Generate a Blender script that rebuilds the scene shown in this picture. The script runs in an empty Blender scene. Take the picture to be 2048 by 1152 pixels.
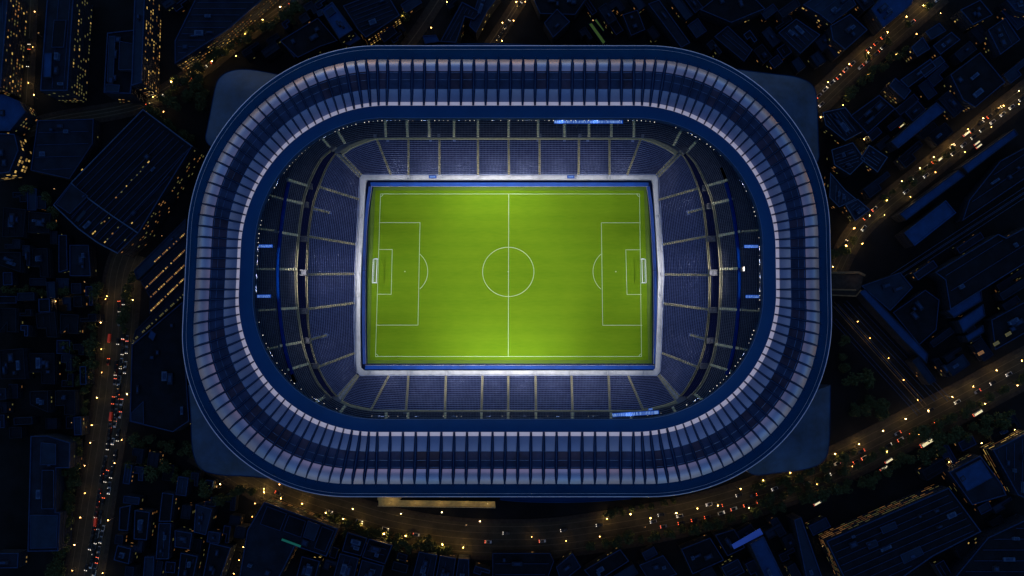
import bpy, math, random
import numpy as np
from mathutils import Vector, Matrix
rnd = random.Random(7)
R = math.radians
scene = bpy.context.scene
COL = scene.collection

# ---------------------------------------------------------------- camera
FPX, DIST, TILT = 1600.0, 320.0, R(5.0)
CY, CZ = -DIST * math.sin(TILT), DIST * math.cos(TILT)
cam = bpy.data.cameras.new('camera'); cam.lens = 36.0 * FPX / 2048; cam.sensor_width = 36; cam.clip_end = 2000; cam.clip_start = 1
camo = bpy.data.objects.new('camera', cam); COL.objects.link(camo)
camo.location = (0, CY, CZ); camo.rotation_euler = (TILT, 0, 0)
scene.camera = camo
# ---------------------------------------------------------------- sky
SKY_STRENGTH, SUN_EL, SUN_ROT = 0.15, R(10), R(345)
w = bpy.data.worlds.new('World'); scene.world = w; w.use_nodes = True
nt = w.node_tree; nt.nodes.clear()
sk = nt.nodes.new('ShaderNodeTexSky'); sk.sky_type = 'NISHITA'; sk.sun_disc = False
sk.sun_elevation = SUN_EL; sk.sun_rotation = SUN_ROT; sk.air_density = 1.2; sk.dust_density = 0.3; sk.ozone_density = 3.0
mx = nt.nodes.new('ShaderNodeMix'); mx.data_type = 'RGBA'; mx.blend_type = 'MULTIPLY'; mx.inputs[0].default_value = 1.0
mx.inputs[7].default_value = (0.64, 0.80, 1.0, 1)
bg = nt.nodes.new('ShaderNodeBackground'); bg.inputs[1].default_value = SKY_STRENGTH
ow = nt.nodes.new('ShaderNodeOutputWorld')
nt.links.new(sk.outputs[0], mx.inputs[6]); nt.links.new(mx.outputs[2], bg.inputs[0]); nt.links.new(bg.outputs[0], ow.inputs[0])
# added fill lamp, soft and weak, straight overhead, to highlight the roof crests
sun = bpy.data.lights.new('overhead_fill', 'SUN'); sun.energy = 0.13; sun.angle = R(24); sun.color = (0.86, 0.80, 1.0)
suno = bpy.data.objects.new('overhead_fill', sun); COL.objects.link(suno); suno.rotation_euler = (R(4), R(-2), 0); suno.location = (0, 0, 200)
scene.view_settings.view_transform = 'Standard'; scene.view_settings.look = 'None'; scene.view_settings.exposure = 0; scene.view_settings.gamma = 1
try:
    scene.cycles.max_bounces = 4; scene.cycles.sample_clamp_indirect = 3.0; scene.cycles.use_light_tree = True
    scene.cycles.caustics_reflective = False; scene.cycles.caustics_refractive = False
except Exception: pass

# ---------------------------------------------------------------- helpers
def P(px, py, z=0.0):
    """pixel of the 2048x1152 photograph -> the place at height z that is seen there"""
    dx = (px - 1024) / FPX; dy = -(py - 576) / FPX
    st, ct = math.sin(TILT), math.cos(TILT)
    wy = dy * ct + st; wz = dy * st - ct
    s = (z - CZ) / wz
    return (s * dx, CY + s * wy, z)
def warp(x, y):
    return (x - 0.0148 * (y - 550) + 5.5e-5 * (x - 1016) * (y - 550), y)

def mat(name, col, rough=0.7, metal=0.0, var=0.25, scale=0.4, emit=None, es=0.0, bump=0.0, spec=0.5, tint=None, coord='Object'):
    m = bpy.data.materials.new(name); m.use_nodes = True
    t = m.node_tree; b = t.nodes['Principled BSDF']
    b.inputs['Roughness'].default_value = rough; b.inputs['Metallic'].default_value = metal
    b.inputs['Specular IOR Level'].default_value = spec if max(col) > 0.14 or metal > 0 or spec == 0 else 0.12
    if var > 0:
        tc = t.nodes.new('ShaderNodeTexCoord'); nz = t.nodes.new('ShaderNodeTexNoise')
        nz.inputs['Scale'].default_value = scale; nz.inputs['Detail'].default_value = 5; nz.inputs['Roughness'].default_value = 0.65
        cr = t.nodes.new('ShaderNodeValToRGB')
        c0 = [max(0, c * (1 - var)) for c in col]; c1 = [min(1, c * (1 + var)) for c in (tint or col)]
        cr.color_ramp.elements[0].position = 0.3; cr.color_ramp.elements[1].position = 0.7
        cr.color_ramp.elements[0].color = (*c0, 1); cr.color_ramp.elements[1].color = (*c1, 1)
        t.links.new(tc.outputs[coord], nz.inputs['Vector']); t.links.new(nz.outputs['Fac'], cr.inputs['Fac']); t.links.new(cr.outputs['Color'], b.inputs['Base Color'])
        if bump > 0:
            bp = t.nodes.new('ShaderNodeBump'); bp.inputs['Strength'].default_value = bump; bp.inputs['Distance'].default_value = 0.1
            t.links.new(nz.outputs['Fac'], bp.inputs['Height']); t.links.new(bp.outputs['Normal'], b.inputs['Normal'])
    else:
        b.inputs['Base Color'].default_value = (*col, 1)
    if emit:
        b.inputs['Emission Color'].default_value = (*emit, 1); b.inputs['Emission Strength'].default_value = es
    return m

def tag(o, label=None, cat=None, group=None, kind=None):
    if label: o['label'] = label
    if cat: o['category'] = cat
    if group: o['group'] = group
    if kind: o['kind'] = kind
    return o

class MB:
    def __init__(s): s.v = []; s.f = []; s.mi = []
    def quad(s, a, b, c, d, mi=0):
        n = len(s.v); s.v += [a, b, c, d]; s.f.append((n, n+1, n+2, n+3)); s.mi.append(mi)
    def poly(s, pts, mi=0):
        n = len(s.v); s.v += list(pts); s.f.append(tuple(range(n, n+len(pts)))); s.mi.append(mi)
    def prism(s, pts, z0, z1, mi=0, top=True, bottom=False, mit=None):
        """pts: ccw xy list"""
        n = len(s.v); k = len(pts)
        s.v += [(p[0], p[1], z0) for p in pts] + [(p[0], p[1], z1) for p in pts]
        for i in range(k):
            j = (i+1) % k; s.f.append((n+i, n+j, n+k+j, n+k+i)); s.mi.append(mi)
        if top: s.f.append(tuple(n+k+i for i in range(k))); s.mi.append(mi if mit is None else mit)
        if bottom: s.f.append(tuple(n+k-1-i for i in range(k))); s.mi.append(mi)
    def box(s, c, ux, hx, hy, z0, z1, mi=0):
        """c=(x,y) centre, ux=unit vector, half sizes along/across"""
        ax, ay = ux; bx_, by_ = -ay, ax
        pts = [(c[0]+sx*ax*hx+sy*bx_*hy, c[1]+sx*ay*hx+sy*by_*hy) for sx, sy in ((-1,-1),(1,-1),(1,1),(-1,1))]
        s.prism(pts, z0, z1, mi, True, False)
    def tube(s, pts, r, n=6, closed=False, mi=0):
        pts = [Vector(p) for p in pts]; k = len(pts); base = len(s.v)
        for i, p in enumerate(pts):
            a = pts[(i-1) % k] if (closed or i > 0) else p
            b = pts[(i+1) % k] if (closed or i < k-1) else p
            d = (b - a).normalized()
            up = Vector((0,0,1)) if abs(d.z) < 0.9 else Vector((1,0,0))
            x = d.cross(up).normalized(); y = x.cross(d)
            rr = r[i] if isinstance(r, (list, tuple)) else r
            for q in range(n):
                an = 2*math.pi*q/n; s.v.append(tuple(p + x*math.cos(an)*rr + y*math.sin(an)*rr))
        for i in range(k if closed else k-1):
            i2 = (i+1) % k
            for q in range(n):
                q2 = (q+1) % n
                s.f.append((base+i*n+q, base+i*n+q2, base+i2*n+q2, base+i2*n+q)); s.mi.append(mi)
        if not closed:
            s.f.append(tuple(base+q for q in range(n-1,-1,-1))); s.mi.append(mi)
            s.f.append(tuple(base+(k-1)*n+q for q in range(n))); s.mi.append(mi)
    def strip(s, A, B, mi=0, closed=False):
        n = len(s.v); k = len(A); s.v += list(A) + list(B)
        for i in range(k if closed else k-1):
            j = (i+1) % k; s.f.append((n+i, n+j, n+k+j, n+k+i)); s.mi.append(mi)
    def build(s, name, mats, parent=None, smooth=False, loc=None):
        me = bpy.data.meshes.new(name)
        me.from_pydata([tuple(v) for v in s.v], [], s.f)
        for m in (mats if isinstance(mats, (list, tuple)) else [mats]): me.materials.append(m)
        if any(s.mi): me.polygons.foreach_set('material_index', s.mi)
        if smooth: me.polygons.foreach_set('use_smooth', [True]*len(me.polygons))
        me.update()
        o = bpy.data.objects.new(name, me); COL.objects.link(o)
        if parent is not None: o.parent = parent
        if loc: o.location = loc
        return o
def empty(name, loc=(0,0,0), rz=0, **k):
    o = bpy.data.objects.new(name, None); COL.objects.link(o); o.location = loc; o.rotation_euler = (0,0,rz)
    tag(o, **k); return o
def ccw(pts):
    a = sum(pts[i][0]*pts[(i+1)%len(pts)][1]-pts[(i+1)%len(pts)][0]*pts[i][1] for i in range(len(pts)))
    return pts if a > 0 else pts[::-1]
def resample(pts, n, closed=False):
    pts = [tuple(p) for p in pts]
    if closed: pts = pts + [pts[0]]
    a = np.array(pts, float); d = np.sqrt(((a[1:]-a[:-1])**2).sum(1)); cs = np.concatenate([[0], np.cumsum(d)])
    t = np.linspace(0, cs[-1], n+1 if closed else n)
    r = np.stack([np.interp(t, cs, a[:, i]) for i in range(a.shape[1])], 1)
    return r[:-1] if closed else r
def chaikin(pts, it=2, closed=True):
    a = [np.array(p, float) for p in pts]
    for _ in range(it):
        b = []
        m = len(a) if closed else len(a)-1
        if not closed: b.append(a[0])
        for i in range(m):
            p, q = a[i], a[(i+1) % len(a)]
            b += [p*.75+q*.25, p*.25+q*.75]
        if not closed: b.append(a[-1])
        a = b
    return a

# ---------------------------------------------------------------- materials
M = {}
M['ground'] = mat('ground_earth', (0.004,0.005,0.007), 0.95, var=0.6, scale=0.06)
M['asphalt'] = mat('asphalt', (0.028,0.025,0.018), 0.85, var=0.35, scale=0.25)
M['marking'] = mat('road_paint', (0.065,0.056,0.04), 0.7, var=0.3, scale=2)
M['pavement'] = mat('pavement_slabs', (0.022,0.019,0.017), 0.9, var=0.4, scale=0.8)
M['roof_dark'] = mat('roof_felt_dark', (0.004,0.009,0.020), 0.8, var=0.5, scale=0.15)
M['roof_mid'] = mat('roof_sheet_navy', (0.003,0.014,0.036), 0.6, var=0.35, scale=0.2)
M['roof_blue'] = mat('roof_sheet_blue', (0.003,0.030,0.11), 0.55, var=0.3, scale=0.25)
M['roof_black'] = mat('roof_black', (0.003,0.005,0.010), 0.9, var=0.5, scale=0.2)
M['parapet'] = mat('parapet_blue_grey', (0.008,0.026,0.078), 0.6, var=0.3, scale=0.5)
M['wall'] = mat('wall_dark_render', (0.012,0.016,0.03), 0.85, var=0.4, scale=0.4)
M['unit'] = mat('plant_unit_metal', (0.03,0.06,0.13), 0.5, var=0.3, scale=1)
M['win_y'] = mat('window_lit_yellow', (0.1,0.08,0.03), 0.3, var=0, emit=(1.0,0.62,0.16), es=0.6)
M['win_o'] = mat('window_lit_amber', (0.1,0.06,0.03), 0.3, var=0, emit=(1.0,0.45,0.13), es=0.24)
M['win_y2'] = mat('window_lit_faint', (0.05,0.04,0.02), 0.3, var=0, emit=(1.0,0.60,0.18), es=0.2)
M['win_o2'] = mat('window_lit_ember', (0.05,0.03,0.02), 0.3, var=0, emit=(1.0,0.42,0.12), es=0.10)
M['win_d'] = mat('window_dim', (0.05,0.05,0.03), 0.3, var=0, emit=(0.7,0.62,0.2), es=0.12)
M['win_n'] = mat('window_unlit', (0.01,0.02,0.04), 0.15, var=0)
M['teal'] = mat('teal_lit_strip', (0.02,0.1,0.08), 0.4, var=0, emit=(0.02,0.35,0.25), es=0.14)
M['greenlit'] = mat('greenhouse_lit', (0.05,0.1,0.03), 0.5, var=0, emit=(0.16,0.3,0.04), es=0.14)
M['bluelit'] = mat('blue_lit_sign', (0.01,0.03,0.2), 0.5, var=0, emit=(0.02,0.08,0.5), es=0.25)
M['pole'] = mat('lamp_pole_steel', (0.12,0.12,0.12), 0.5, 0.5, var=0.2, scale=2)
M['lamp'] = mat('lamp_warm_glow', (0.8,0.6,0.4), 0.4, var=0, emit=(1.0,0.52,0.16), es=1.25)
M['lampdim'] = mat('lamp_dim_amber', (0.6,0.4,0.2), 0.4, var=0, emit=(1.0,0.50,0.14), es=0.55)
M['lampw'] = mat('lamp_white_glow', (0.9,0.9,0.9), 0.4, var=0, emit=(1.0,0.80,0.55), es=4.0)
M['rimlamp'] = mat('rim_light_glow', (0.05,0.05,0.05), 0.9, var=0, emit=(1.0,0.93,0.82), es=1.1, spec=0)
M['led_bar'] = mat('led_board_blue', (0.001,0.004,0.02), 1.0, var=0, emit=(0.01,0.09,0.62), es=0.45, spec=0)
M['led_txt'] = mat('led_letters', (0.002,0.005,0.02), 1.0, var=0, emit=(0.28,0.50,1.0), es=0.75, spec=0)
M['leaf'] = mat('leaves_dark', (0.035,0.045,0.018), 0.8, var=0.5, scale=0.8)
M['trunk'] = mat('bark', (0.05,0.035,0.025), 0.9, var=0.3, scale=2)
# stadium
M['lip'] = mat('navy_roof_metal', (0.0012,0.036,0.135), 0.5, 0.0, var=0.10, scale=0.08)
M['fascia'] = mat('navy_outer_metal', (0.004,0.030,0.095), 0.85, 0.0, var=0.16, scale=0.1, spec=0.0)
M['pale'] = mat('pale_lavender_roof_sheet', (0.37,0.32,0.44), 0.40, 0.75, var=0.14, scale=0.03, tint=(0.53,0.40,0.48))
M['pale2'] = mat('pale_blue_roof_sheet', (0.21,0.22,0.35), 0.38, 0.6, var=0.12, scale=0.06)
M['pale_b'] = mat('blue_lavender_roof_sheet', (0.30,0.30,0.45), 0.38, 0.75, var=0.14, scale=0.03, tint=(0.40,0.39,0.55))
M['pale_c'] = mat('rosy_roof_sheet', (0.46,0.34,0.41), 0.42, 0.75, var=0.14, scale=0.03, tint=(0.70,0.46,0.48))
M['pale2_b'] = mat('steel_blue_roof_sheet', (0.18,0.20,0.34), 0.36, 0.6, var=0.12, scale=0.06)
M['pale2_c'] = mat('grey_lavender_roof_sheet', (0.25,0.235,0.34), 0.38, 0.6, var=0.12, scale=0.06)
M['glaze_b'] = mat('brownish_roof_glazing', (0.034,0.030,0.06), 0.25, 0.0, var=0.5, scale=0.12)
M['stair_up'] = mat('upper_stair_lightened', (0.62,0.56,0.36), 0.85, var=0.3, scale=1.5)  # upper stairs lightened in colour where the floodlights do not reach
M['floor_tan'] = mat('concourse_floor_tan', (0.17,0.15,0.10), 0.85, var=0.3, scale=1.5)
M['brown'] = mat('bridge_rail_brown', (0.10,0.07,0.04), 0.7, var=0.3, scale=1)
M['tile'] = mat('eave_panel_added_glow', (0.86,0.76,0.80), 0.6, var=0.08, scale=0.3, emit=(1.0,0.80,0.86), es=0.17)  # pinkish tone and weak emission stand in for light on the eave strip
M['glaze'] = mat('dark_roof_glazing', (0.020,0.034,0.085), 0.25, 0.0, var=0.5, scale=0.12)
M['rib'] = mat('navy_rib_metal', (0.07,0.13,0.32), 0.28, 0.5, var=0.1, scale=0.4)
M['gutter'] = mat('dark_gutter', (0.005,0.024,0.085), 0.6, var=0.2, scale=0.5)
M['trim'] = mat('bright_edge_trim', (0.55,0.55,0.72), 0.3, 0.5, var=0.2, scale=0.05)
M['podium'] = mat('podium_roof_blue', (0.010,0.030,0.08), 0.55, 0.3, var=0.5, scale=0.12)
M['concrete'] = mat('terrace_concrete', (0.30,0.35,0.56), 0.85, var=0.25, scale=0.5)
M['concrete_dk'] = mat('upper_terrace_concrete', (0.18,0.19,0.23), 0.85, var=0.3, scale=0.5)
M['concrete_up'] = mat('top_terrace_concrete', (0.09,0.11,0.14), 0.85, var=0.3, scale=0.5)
M['seat'] = mat('seat_navy_plastic', (0.010,0.016,0.075), 0.45, var=0.2, scale=3)
M['seat_dk'] = mat('seat_black_navy', (0.014,0.020,0.05), 0.5, var=0.2, scale=3)
M['stair'] = mat('stair_beige_concrete', (0.34,0.30,0.19), 0.85, var=0.3, scale=1.5)
M['white'] = mat('walkway_white', (0.52,0.52,0.56), 0.7, var=0.15, scale=0.5)
M['blueboard'] = mat('board_blue', (0.003,0.065,0.38), 0.6, var=0.25, scale=0.15)
M['tierblue'] = mat('tier_fascia_blue', (0.001,0.020,0.15), 0.7, var=0.25, scale=0.3, spec=0)
M['surround'] = mat('surround_dark_blue', (0.008,0.018,0.06), 0.8, var=0.3, scale=0.5)
M['line'] = mat('pitch_paint', (0.34,0.45,0.20), 0.8, var=0.1, scale=2)
M['goalw'] = mat('goal_white', (0.8,0.8,0.85), 0.4, var=0)
M['net'] = mat('goal_net', (0.45,0.5,0.55), 0.8, var=0)
M['grey'] = mat('entrance_grey', (0.11,0.11,0.13), 0.7, var=0.3, scale=1.5)
# turf with mowing bands and blades
def turf(name, c0, c1, c2):
    m = mat(name, c0, 0.9, var=0); t = m.node_tree; b = t.nodes['Principled BSDF']; b.inputs['Specular IOR Level'].default_value = 0.1
    tc = t.nodes.new('ShaderNodeTexCoord'); mp = t.nodes.new('ShaderNodeMapping'); mp.inputs['Scale'].default_value = (0.25, 1.4, 1)
    n1 = t.nodes.new('ShaderNodeTexNoise'); n1.inputs['Scale'].default_value = 1.0; n1.inputs['Detail'].default_value = 6
    n2 = t.nodes.new('ShaderNodeTexNoise'); n2.inputs['Scale'].default_value = 0.06; n2.inputs['Detail'].default_value = 4
    wv = t.nodes.new('ShaderNodeTexWave'); wv.bands_direction = 'Y'; wv.inputs['Scale'].default_value = 0.055; wv.inputs['Distortion'].default_value = 0.4
    ad = t.nodes.new('ShaderNodeMath'); ad.operation = 'ADD'; a2 = t.nodes.new('ShaderNodeMath'); a2.operation = 'MULTIPLY_ADD'; a2.inputs[1].default_value = 0.12
    dv = t.nodes.new('ShaderNodeMath'); dv.operation = 'MULTIPLY'; dv.inputs[1].default_value = 0.5
    cr = t.nodes.new('ShaderNodeValToRGB'); e = cr.color_ramp.elements
    e[0].position = 0.2; e[0].color = (*c1, 1); e[1].position = 0.85; e[1].color = (*c2, 1)
    L = t.links.new
    L(tc.outputs['Object'], mp.inputs['Vector']); L(mp.outputs[0], n1.inputs['Vector']); L(tc.outputs['Object'], n2.inputs['Vector']); L(tc.outputs['Object'], wv.inputs['Vector'])
    L(n1.outputs['Fac'], ad.inputs[0]); L(n2.outputs['Fac'], ad.inputs[1]); L(ad.outputs[0], dv.inputs[0])
    L(wv.outputs['Fac'], a2.inputs[0]); L(dv.outputs[0], a2.inputs[2]); L(a2.outputs[0], cr.inputs['Fac']); L(cr.outputs['Color'], b.inputs['Base Color'])
    return m
M['turf'] = turf('pitch_turf', (0.1,0.2,0.01), (0.080,0.170,0.003), (0.128,0.222,0.006))
M['apron'] = turf('apron_turf', (0.1,0.2,0.01), (0.075,0.13,0.016), (0.10,0.165,0.028))

# ================================================================ THE SETTING
def sheet(name, pts, z, m, kind='structure', parent=None):
    b = MB(); b.poly([(p[0], p[1], z) for p in ccw(pts)]); o = b.build(name, m, parent)
    if kind: o['kind'] = kind
    return o
sheet('ground', [(-900,-900),(900,-900),(900,900),(-900,900)], -0.02, M['ground'])

def road(name, line, width, z=0.0, markings=0, mw=0.16, col='asphalt'):
    """line in pixels, width in pixels; markings: number of long painted lines"""
    c = resample(chaikin(line, 2, False), 60)
    W = [P(x, y, 0) for x, y in c]; A = []; B = []; N = []
    for i, p in enumerate(W):
        a = Vector(W[max(0,i-1)]); b = Vector(W[min(len(W)-1,i+1)]); d = (b-a).normalized(); n = Vector((-d.y, d.x, 0)); N.append(n)
        hw = width/10.0
        A.append(tuple(Vector(p)-n*hw+Vector((0,0,z)))); B.append(tuple(Vector(p)+n*hw+Vector((0,0,z))))
    m = MB(); m.strip(A, B); o = m.build(name, M[col]); o['kind'] = 'structure'
    if markings:
        k = MB(); hw = width/10.0
        for q in range(markings):
            off = -hw + 2*hw*(q+0.5)/markings
            dash = False
            for i in range(len(W)-1):
                if dash and i % 2: continue
                a = Vector(W[i])+N[i]*off; b = Vector(W[i+1])+N[i+1]*off
                k.quad(tuple(a-N[i]*mw+Vector((0,0,z+.006))), tuple(b-N[i+1]*mw+Vector((0,0,z+.006))), tuple(b+N[i+1]*mw+Vector((0,0,z+.006))), tuple(a+N[i]*mw+Vector((0,0,z+.006))))
        k.build('road_marking', M['marking'], o)
    # kerbs: real steps along both edges
    kb = MB()
    for E, s in ((A, -1), (B, 1)):
        E2 = [tuple(Vector(e)+N[i]*s*1.6) for i, e in enumerate(E)]
        up = lambda L: [(p[0], p[1], 0.12+z) for p in L]
        kb.strip(up(E), up(E2)); kb.strip(E, up(E)); kb.strip(up(E2), [(p[0],p[1],-0.02) for p in E2])
    ko = kb.build('kerb', M['pavement'], o)
    return [(W[i], N[i]) for i in range(len(W))]

AVENUE = [(262,505),(246,545),(241,600),(234,700),(225,790),(214,860),(203,930),(190,1010),(178,1090),(166,1165)]
SOUTH = [(395,888),(470,935),(540,975),(620,1008),(700,1032),(780,1056),(900,1076),(1000,1080),(1100,1078),(1200,1064),(1300,1048),(1420,1022),(1540,985),(1660,938),(1800,868),(1930,800),(2075,722)]
NW = [(40,262),(110,240),(220,225),(300,205),(400,140),(470,85),(560,22),(610,-20)]
NE = [(1625,215),(1700,142),(1780,72),(1880,-15)]
EAST = [(1668,548),(1700,480),(1740,432),(1850,345),(1960,255),(2075,165)]
WESTC = [(62,-10),(58,100),(52,215),(44,300),(20,345),(-20,352)]
r_av = road('road', AVENUE, 64, 0.0, 5, .09)
r_so = road('road', SOUTH, 62, 0.004, 5, .09)
r_nw = road('road', NW, 22, 0.008, 3)
r_ne = road('road', NE, 38, 0.0, 4, .09)
r_ea = road('road', EAST, 30, 0.0, 3, .09)
r_wc = road('road', WESTC, 14, 0.012, 1)
r_n1 = road('road', [(812,95),(845,50),(885,-12)], 12, 0.0, 1, col='pavement')
r_n2 = road('road', [(975,100),(1012,45),(1048,-12)], 13, 0.0, 2, col='pavement')
r_ws = road('road', [(262,505),(300,445),(345,385),(392,300)], 12, 0.016, 1)
r_we = road('road', [(95,596),(150,594),(215,592)], 12, 0.016, 1)

# ================================================================ STADIUM
ST = empty('stadium', (0,0,0), label='large rounded rectangular football stadium with navy ribbed roof and floodlit bowl', cat='stadium')
XL, XR, YT, YB = 764.0, 1267.0, 496.0, 579.0     # the straight runs shared by every ring
def rring(x0, y0, x1, y1, rad, z, nT, nS, nC):
    rtl, rtr, rbr, rbl = rad if isinstance(rad, (tuple, list)) else (rad,)*4
    pts = []
    def corner(start, cx, cy, r, a0, end):
        path = [start] + [(cx + r*math.cos(R(a0+3*k)), cy + r*math.sin(R(a0+3*k))) for k in range(31)] + [end]
        pts.extend([tuple(p) for p in resample(path, nC+1)[:-1]])
    for k in range(nT): pts.append((XL + (XR-XL)*k/nT, y0))
    corner((XR, y0), x1-rtr, y0+rtr, rtr, -90, (x1, YT))
    for k in range(nS): pts.append((x1, YT + (YB-YT)*k/nS))
    corner((x1, YB), x1-rbr, y1-rbr, rbr, 0, (XR, y1))
    for k in range(nT): pts.append((XR - (XR-XL)*k/nT, y1))
    corner((XL, y1), x0+rbl, y1-rbl, rbl, 90, (x0, YB))
    for k in range(nS): pts.append((x0, YB - (YB-YT)*k/nS))
    corner((x0, YT), x0+rtl, y0+rtl, rtl, 180, (XL, y0))
    return [P(*warp(*p), z) for p in pts]
RG = {  # x0,y0,x1,y1,R,z
 'A': (371,92,1661,993,(370,366,362,340),27.0),
 'A2': (378,99,1654,987,(364,360,357,335),31.6),
 'B': (392,119,1638,968,(348,345,343,322),36.6),
 'C': (420,142,1612,938,(322,322,320,305),39.0),
 'D': (450,178,1582,903,(300,300,300,290),39.6),
 'E': (473,204,1559,872,(288,288,288,282),37.2),
 'F': (479,211,1552,864,(284,284,284,280),37.1),
 'G': (507,236,1526,838,(254,254,256,258),35.0)}
NT, NS, NC = 20, 4, 27
NR = 2*NT+2*NS+4*NC
def rg(k, mul=1, dz=0):
    a = RG[k]; return rring(a[0],a[1],a[2],a[3],a[4],a[5]+dz, NT*mul, NS*mul, NC*mul)
MUL = 3
def lerp3(A, B, t, bulge=0):
    return [(a[0]+(b[0]-a[0])*t, a[1]+(b[1]-a[1])*t, a[2]+(b[2]-a[2])*t + bulge*math.sin(math.pi*t)) for a, b in zip(A, B)]
TR_ = random.Random(2); tone = [TR_.choice([0,0,1,2]) for _ in range(NR)]
def band(name, k0, k1, m, bulge=0.0, n=6):
    A, B = rg(k0, MUL), rg(k1, MUL); mb = MB()
    rings = [lerp3(A, B, i/n, bulge) for i in range(n+1)]
    K = len(A)
    for r_ in rings: mb.v += r_
    for i in range(n):
        for j in range(K):
            j2 = (j+1) % K
            mb.f.append((i*K+j, i*K+j2, (i+1)*K+j2, (i+1)*K+j)); mb.mi.append(0 if not isinstance(m, list) else tone[(j//MUL) % len(tone)])
    return mb.build(name, m, ST, smooth=True)
band('outer_fascia', 'A', 'A2', M['fascia'], 0.0, 1)
band('outer_fascia', 'A2', 'B', M['fascia'], 0.9)
band('outer_roof_band', 'B', 'C', [M['pale'], M['pale_b'], M['pale_c']], 0.85)
band('roof_glazing', 'C', 'D', [M['glaze'], M['glaze_b'], M['glaze']], 0.2)
band('inner_roof_band', 'D', 'E', [M['pale2'], M['pale2_b'], M['pale2_c']], -0.25)
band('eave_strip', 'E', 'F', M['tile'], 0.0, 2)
band('roof_lip', 'F', 'G', M['lip'], 0.3)
mb = MB(); G = rg('G', MUL); G2 = [(x, y, z-2.2) for x, y, z in G]; mb.strip(G, G2, closed=True)
Cb = [(x, y, 33.5) for x, y, z in rg('D', MUL)]; mb.strip(G2, Cb, closed=True)
Ab = [(x*0.995, y*0.995, 25.0) for x, y, z in rg('A', MUL)]; mb.strip(Cb, Ab, closed=True)
mb.strip(Ab, rg('A', MUL), closed=True)
mb.build('roof_soffit', M['gutter'], ST)
mb = MB(); Aw = rg('A', MUL)
mb.strip([(x*0.99, y*0.99, 25.2) for x, y, z in Aw], [(x*0.97, y*0.97, -0.02) for x, y, z in Aw], closed=True)
mb.build('outer_wall', M['wall'], ST)
mb = MB(); mb.tube([(x, y, z+0.1) for x, y, z in rg('A', MUL)], 0.22, 6, True); mb.build('edge_trim', M['trim'], ST, True)
mb = MB(); mb.tube([(x, y, z+0.1) for x, y, z in rg('A2', MUL)], 0.05, 6, True); mb.build('edge_trim', M['trim'], ST, True)
for k0, k1, t, zz, rr in (('C','D',.1,.12,.07),('C','D',.5,.28,.06),('D','E',.02,.06,.07),('F','G',.97,.1,.06)):
    mb = MB(); mb.tube([(x, y, z+zz) for x, y, z in lerp3(rg(k0, MUL), rg(k1, MUL), t)], rr, 4, True); mb.build('panel_joint', M['rib'], ST)
# ribs
_r = {k: rg(k) for k in 'BCDEF'}
ringsR = [_r['B'], lerp3(_r['B'],_r['C'],.25,.85), lerp3(_r['B'],_r['C'],.5,.85), lerp3(_r['B'],_r['C'],.75,.85), _r['C'], lerp3(_r['C'],_r['D'],.5,.2), _r['D'], lerp3(_r['D'],_r['E'],.5,-.25), _r['E'], _r['F']]
extra = lerp3(rg('A2'), rg('B'), 0.74, .5)
def rib(i, mb):
    ctrl = [extra[i]] + [r_[i] for r_ in ringsR]
    pts = resample(ctrl, 17)
    t = Vector(pts[-1]) - Vector(pts[0]); t.z = 0; t.normalize(); n = Vector((-t.y, t.x, 0))
    L, Rr, T, GL, GR = [], [], [], [], []
    for k, p in enumerate(pts):
        s = k/16; zb = 0.95*math.sin(math.pi*min(1, s*5)/2) if s < .2 else .95
        wd = (0.07 + 0.30*min(1, s*4)**0.8)*(1.15 if abs(t.y) > .97 else .8) * (1 - 0.35*max(0, s-0.75)*4)
        hg = 0.15 + 0.75*min(1, s*4)**0.7
        p = Vector(p); up = Vector((0,0,1))
        L.append(tuple(p - n*wd*.55 + up*.15*zb)); Rr.append(tuple(p + n*wd*.55 + up*.15*zb)); T.append(tuple(p + up*(hg+.3)))
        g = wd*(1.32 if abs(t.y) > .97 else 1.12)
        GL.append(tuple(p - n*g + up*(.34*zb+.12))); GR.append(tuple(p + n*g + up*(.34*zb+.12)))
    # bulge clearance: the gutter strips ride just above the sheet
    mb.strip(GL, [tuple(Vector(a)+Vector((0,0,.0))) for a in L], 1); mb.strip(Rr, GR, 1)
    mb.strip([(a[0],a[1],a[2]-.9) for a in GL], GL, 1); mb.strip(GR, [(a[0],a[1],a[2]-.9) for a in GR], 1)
    mb.strip(L, T, 0); mb.strip(T, Rr, 0)
    mb.poly([L[-1], T[-1], Rr[-1]], 0); mb.poly([L[0], T[0], Rr[0]], 0)
order = list(range(NR)); keep = set(order[::2][:77]) | set(order[1::6][:23])
rest = MB()
for i in order:
    if i in keep:
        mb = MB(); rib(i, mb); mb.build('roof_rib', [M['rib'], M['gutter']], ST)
    else: rib(i, rest)
o = rest.build('roof_ribs', [M['rib'], M['gutter']], ST); o['kind'] = 'stuff'
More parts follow.
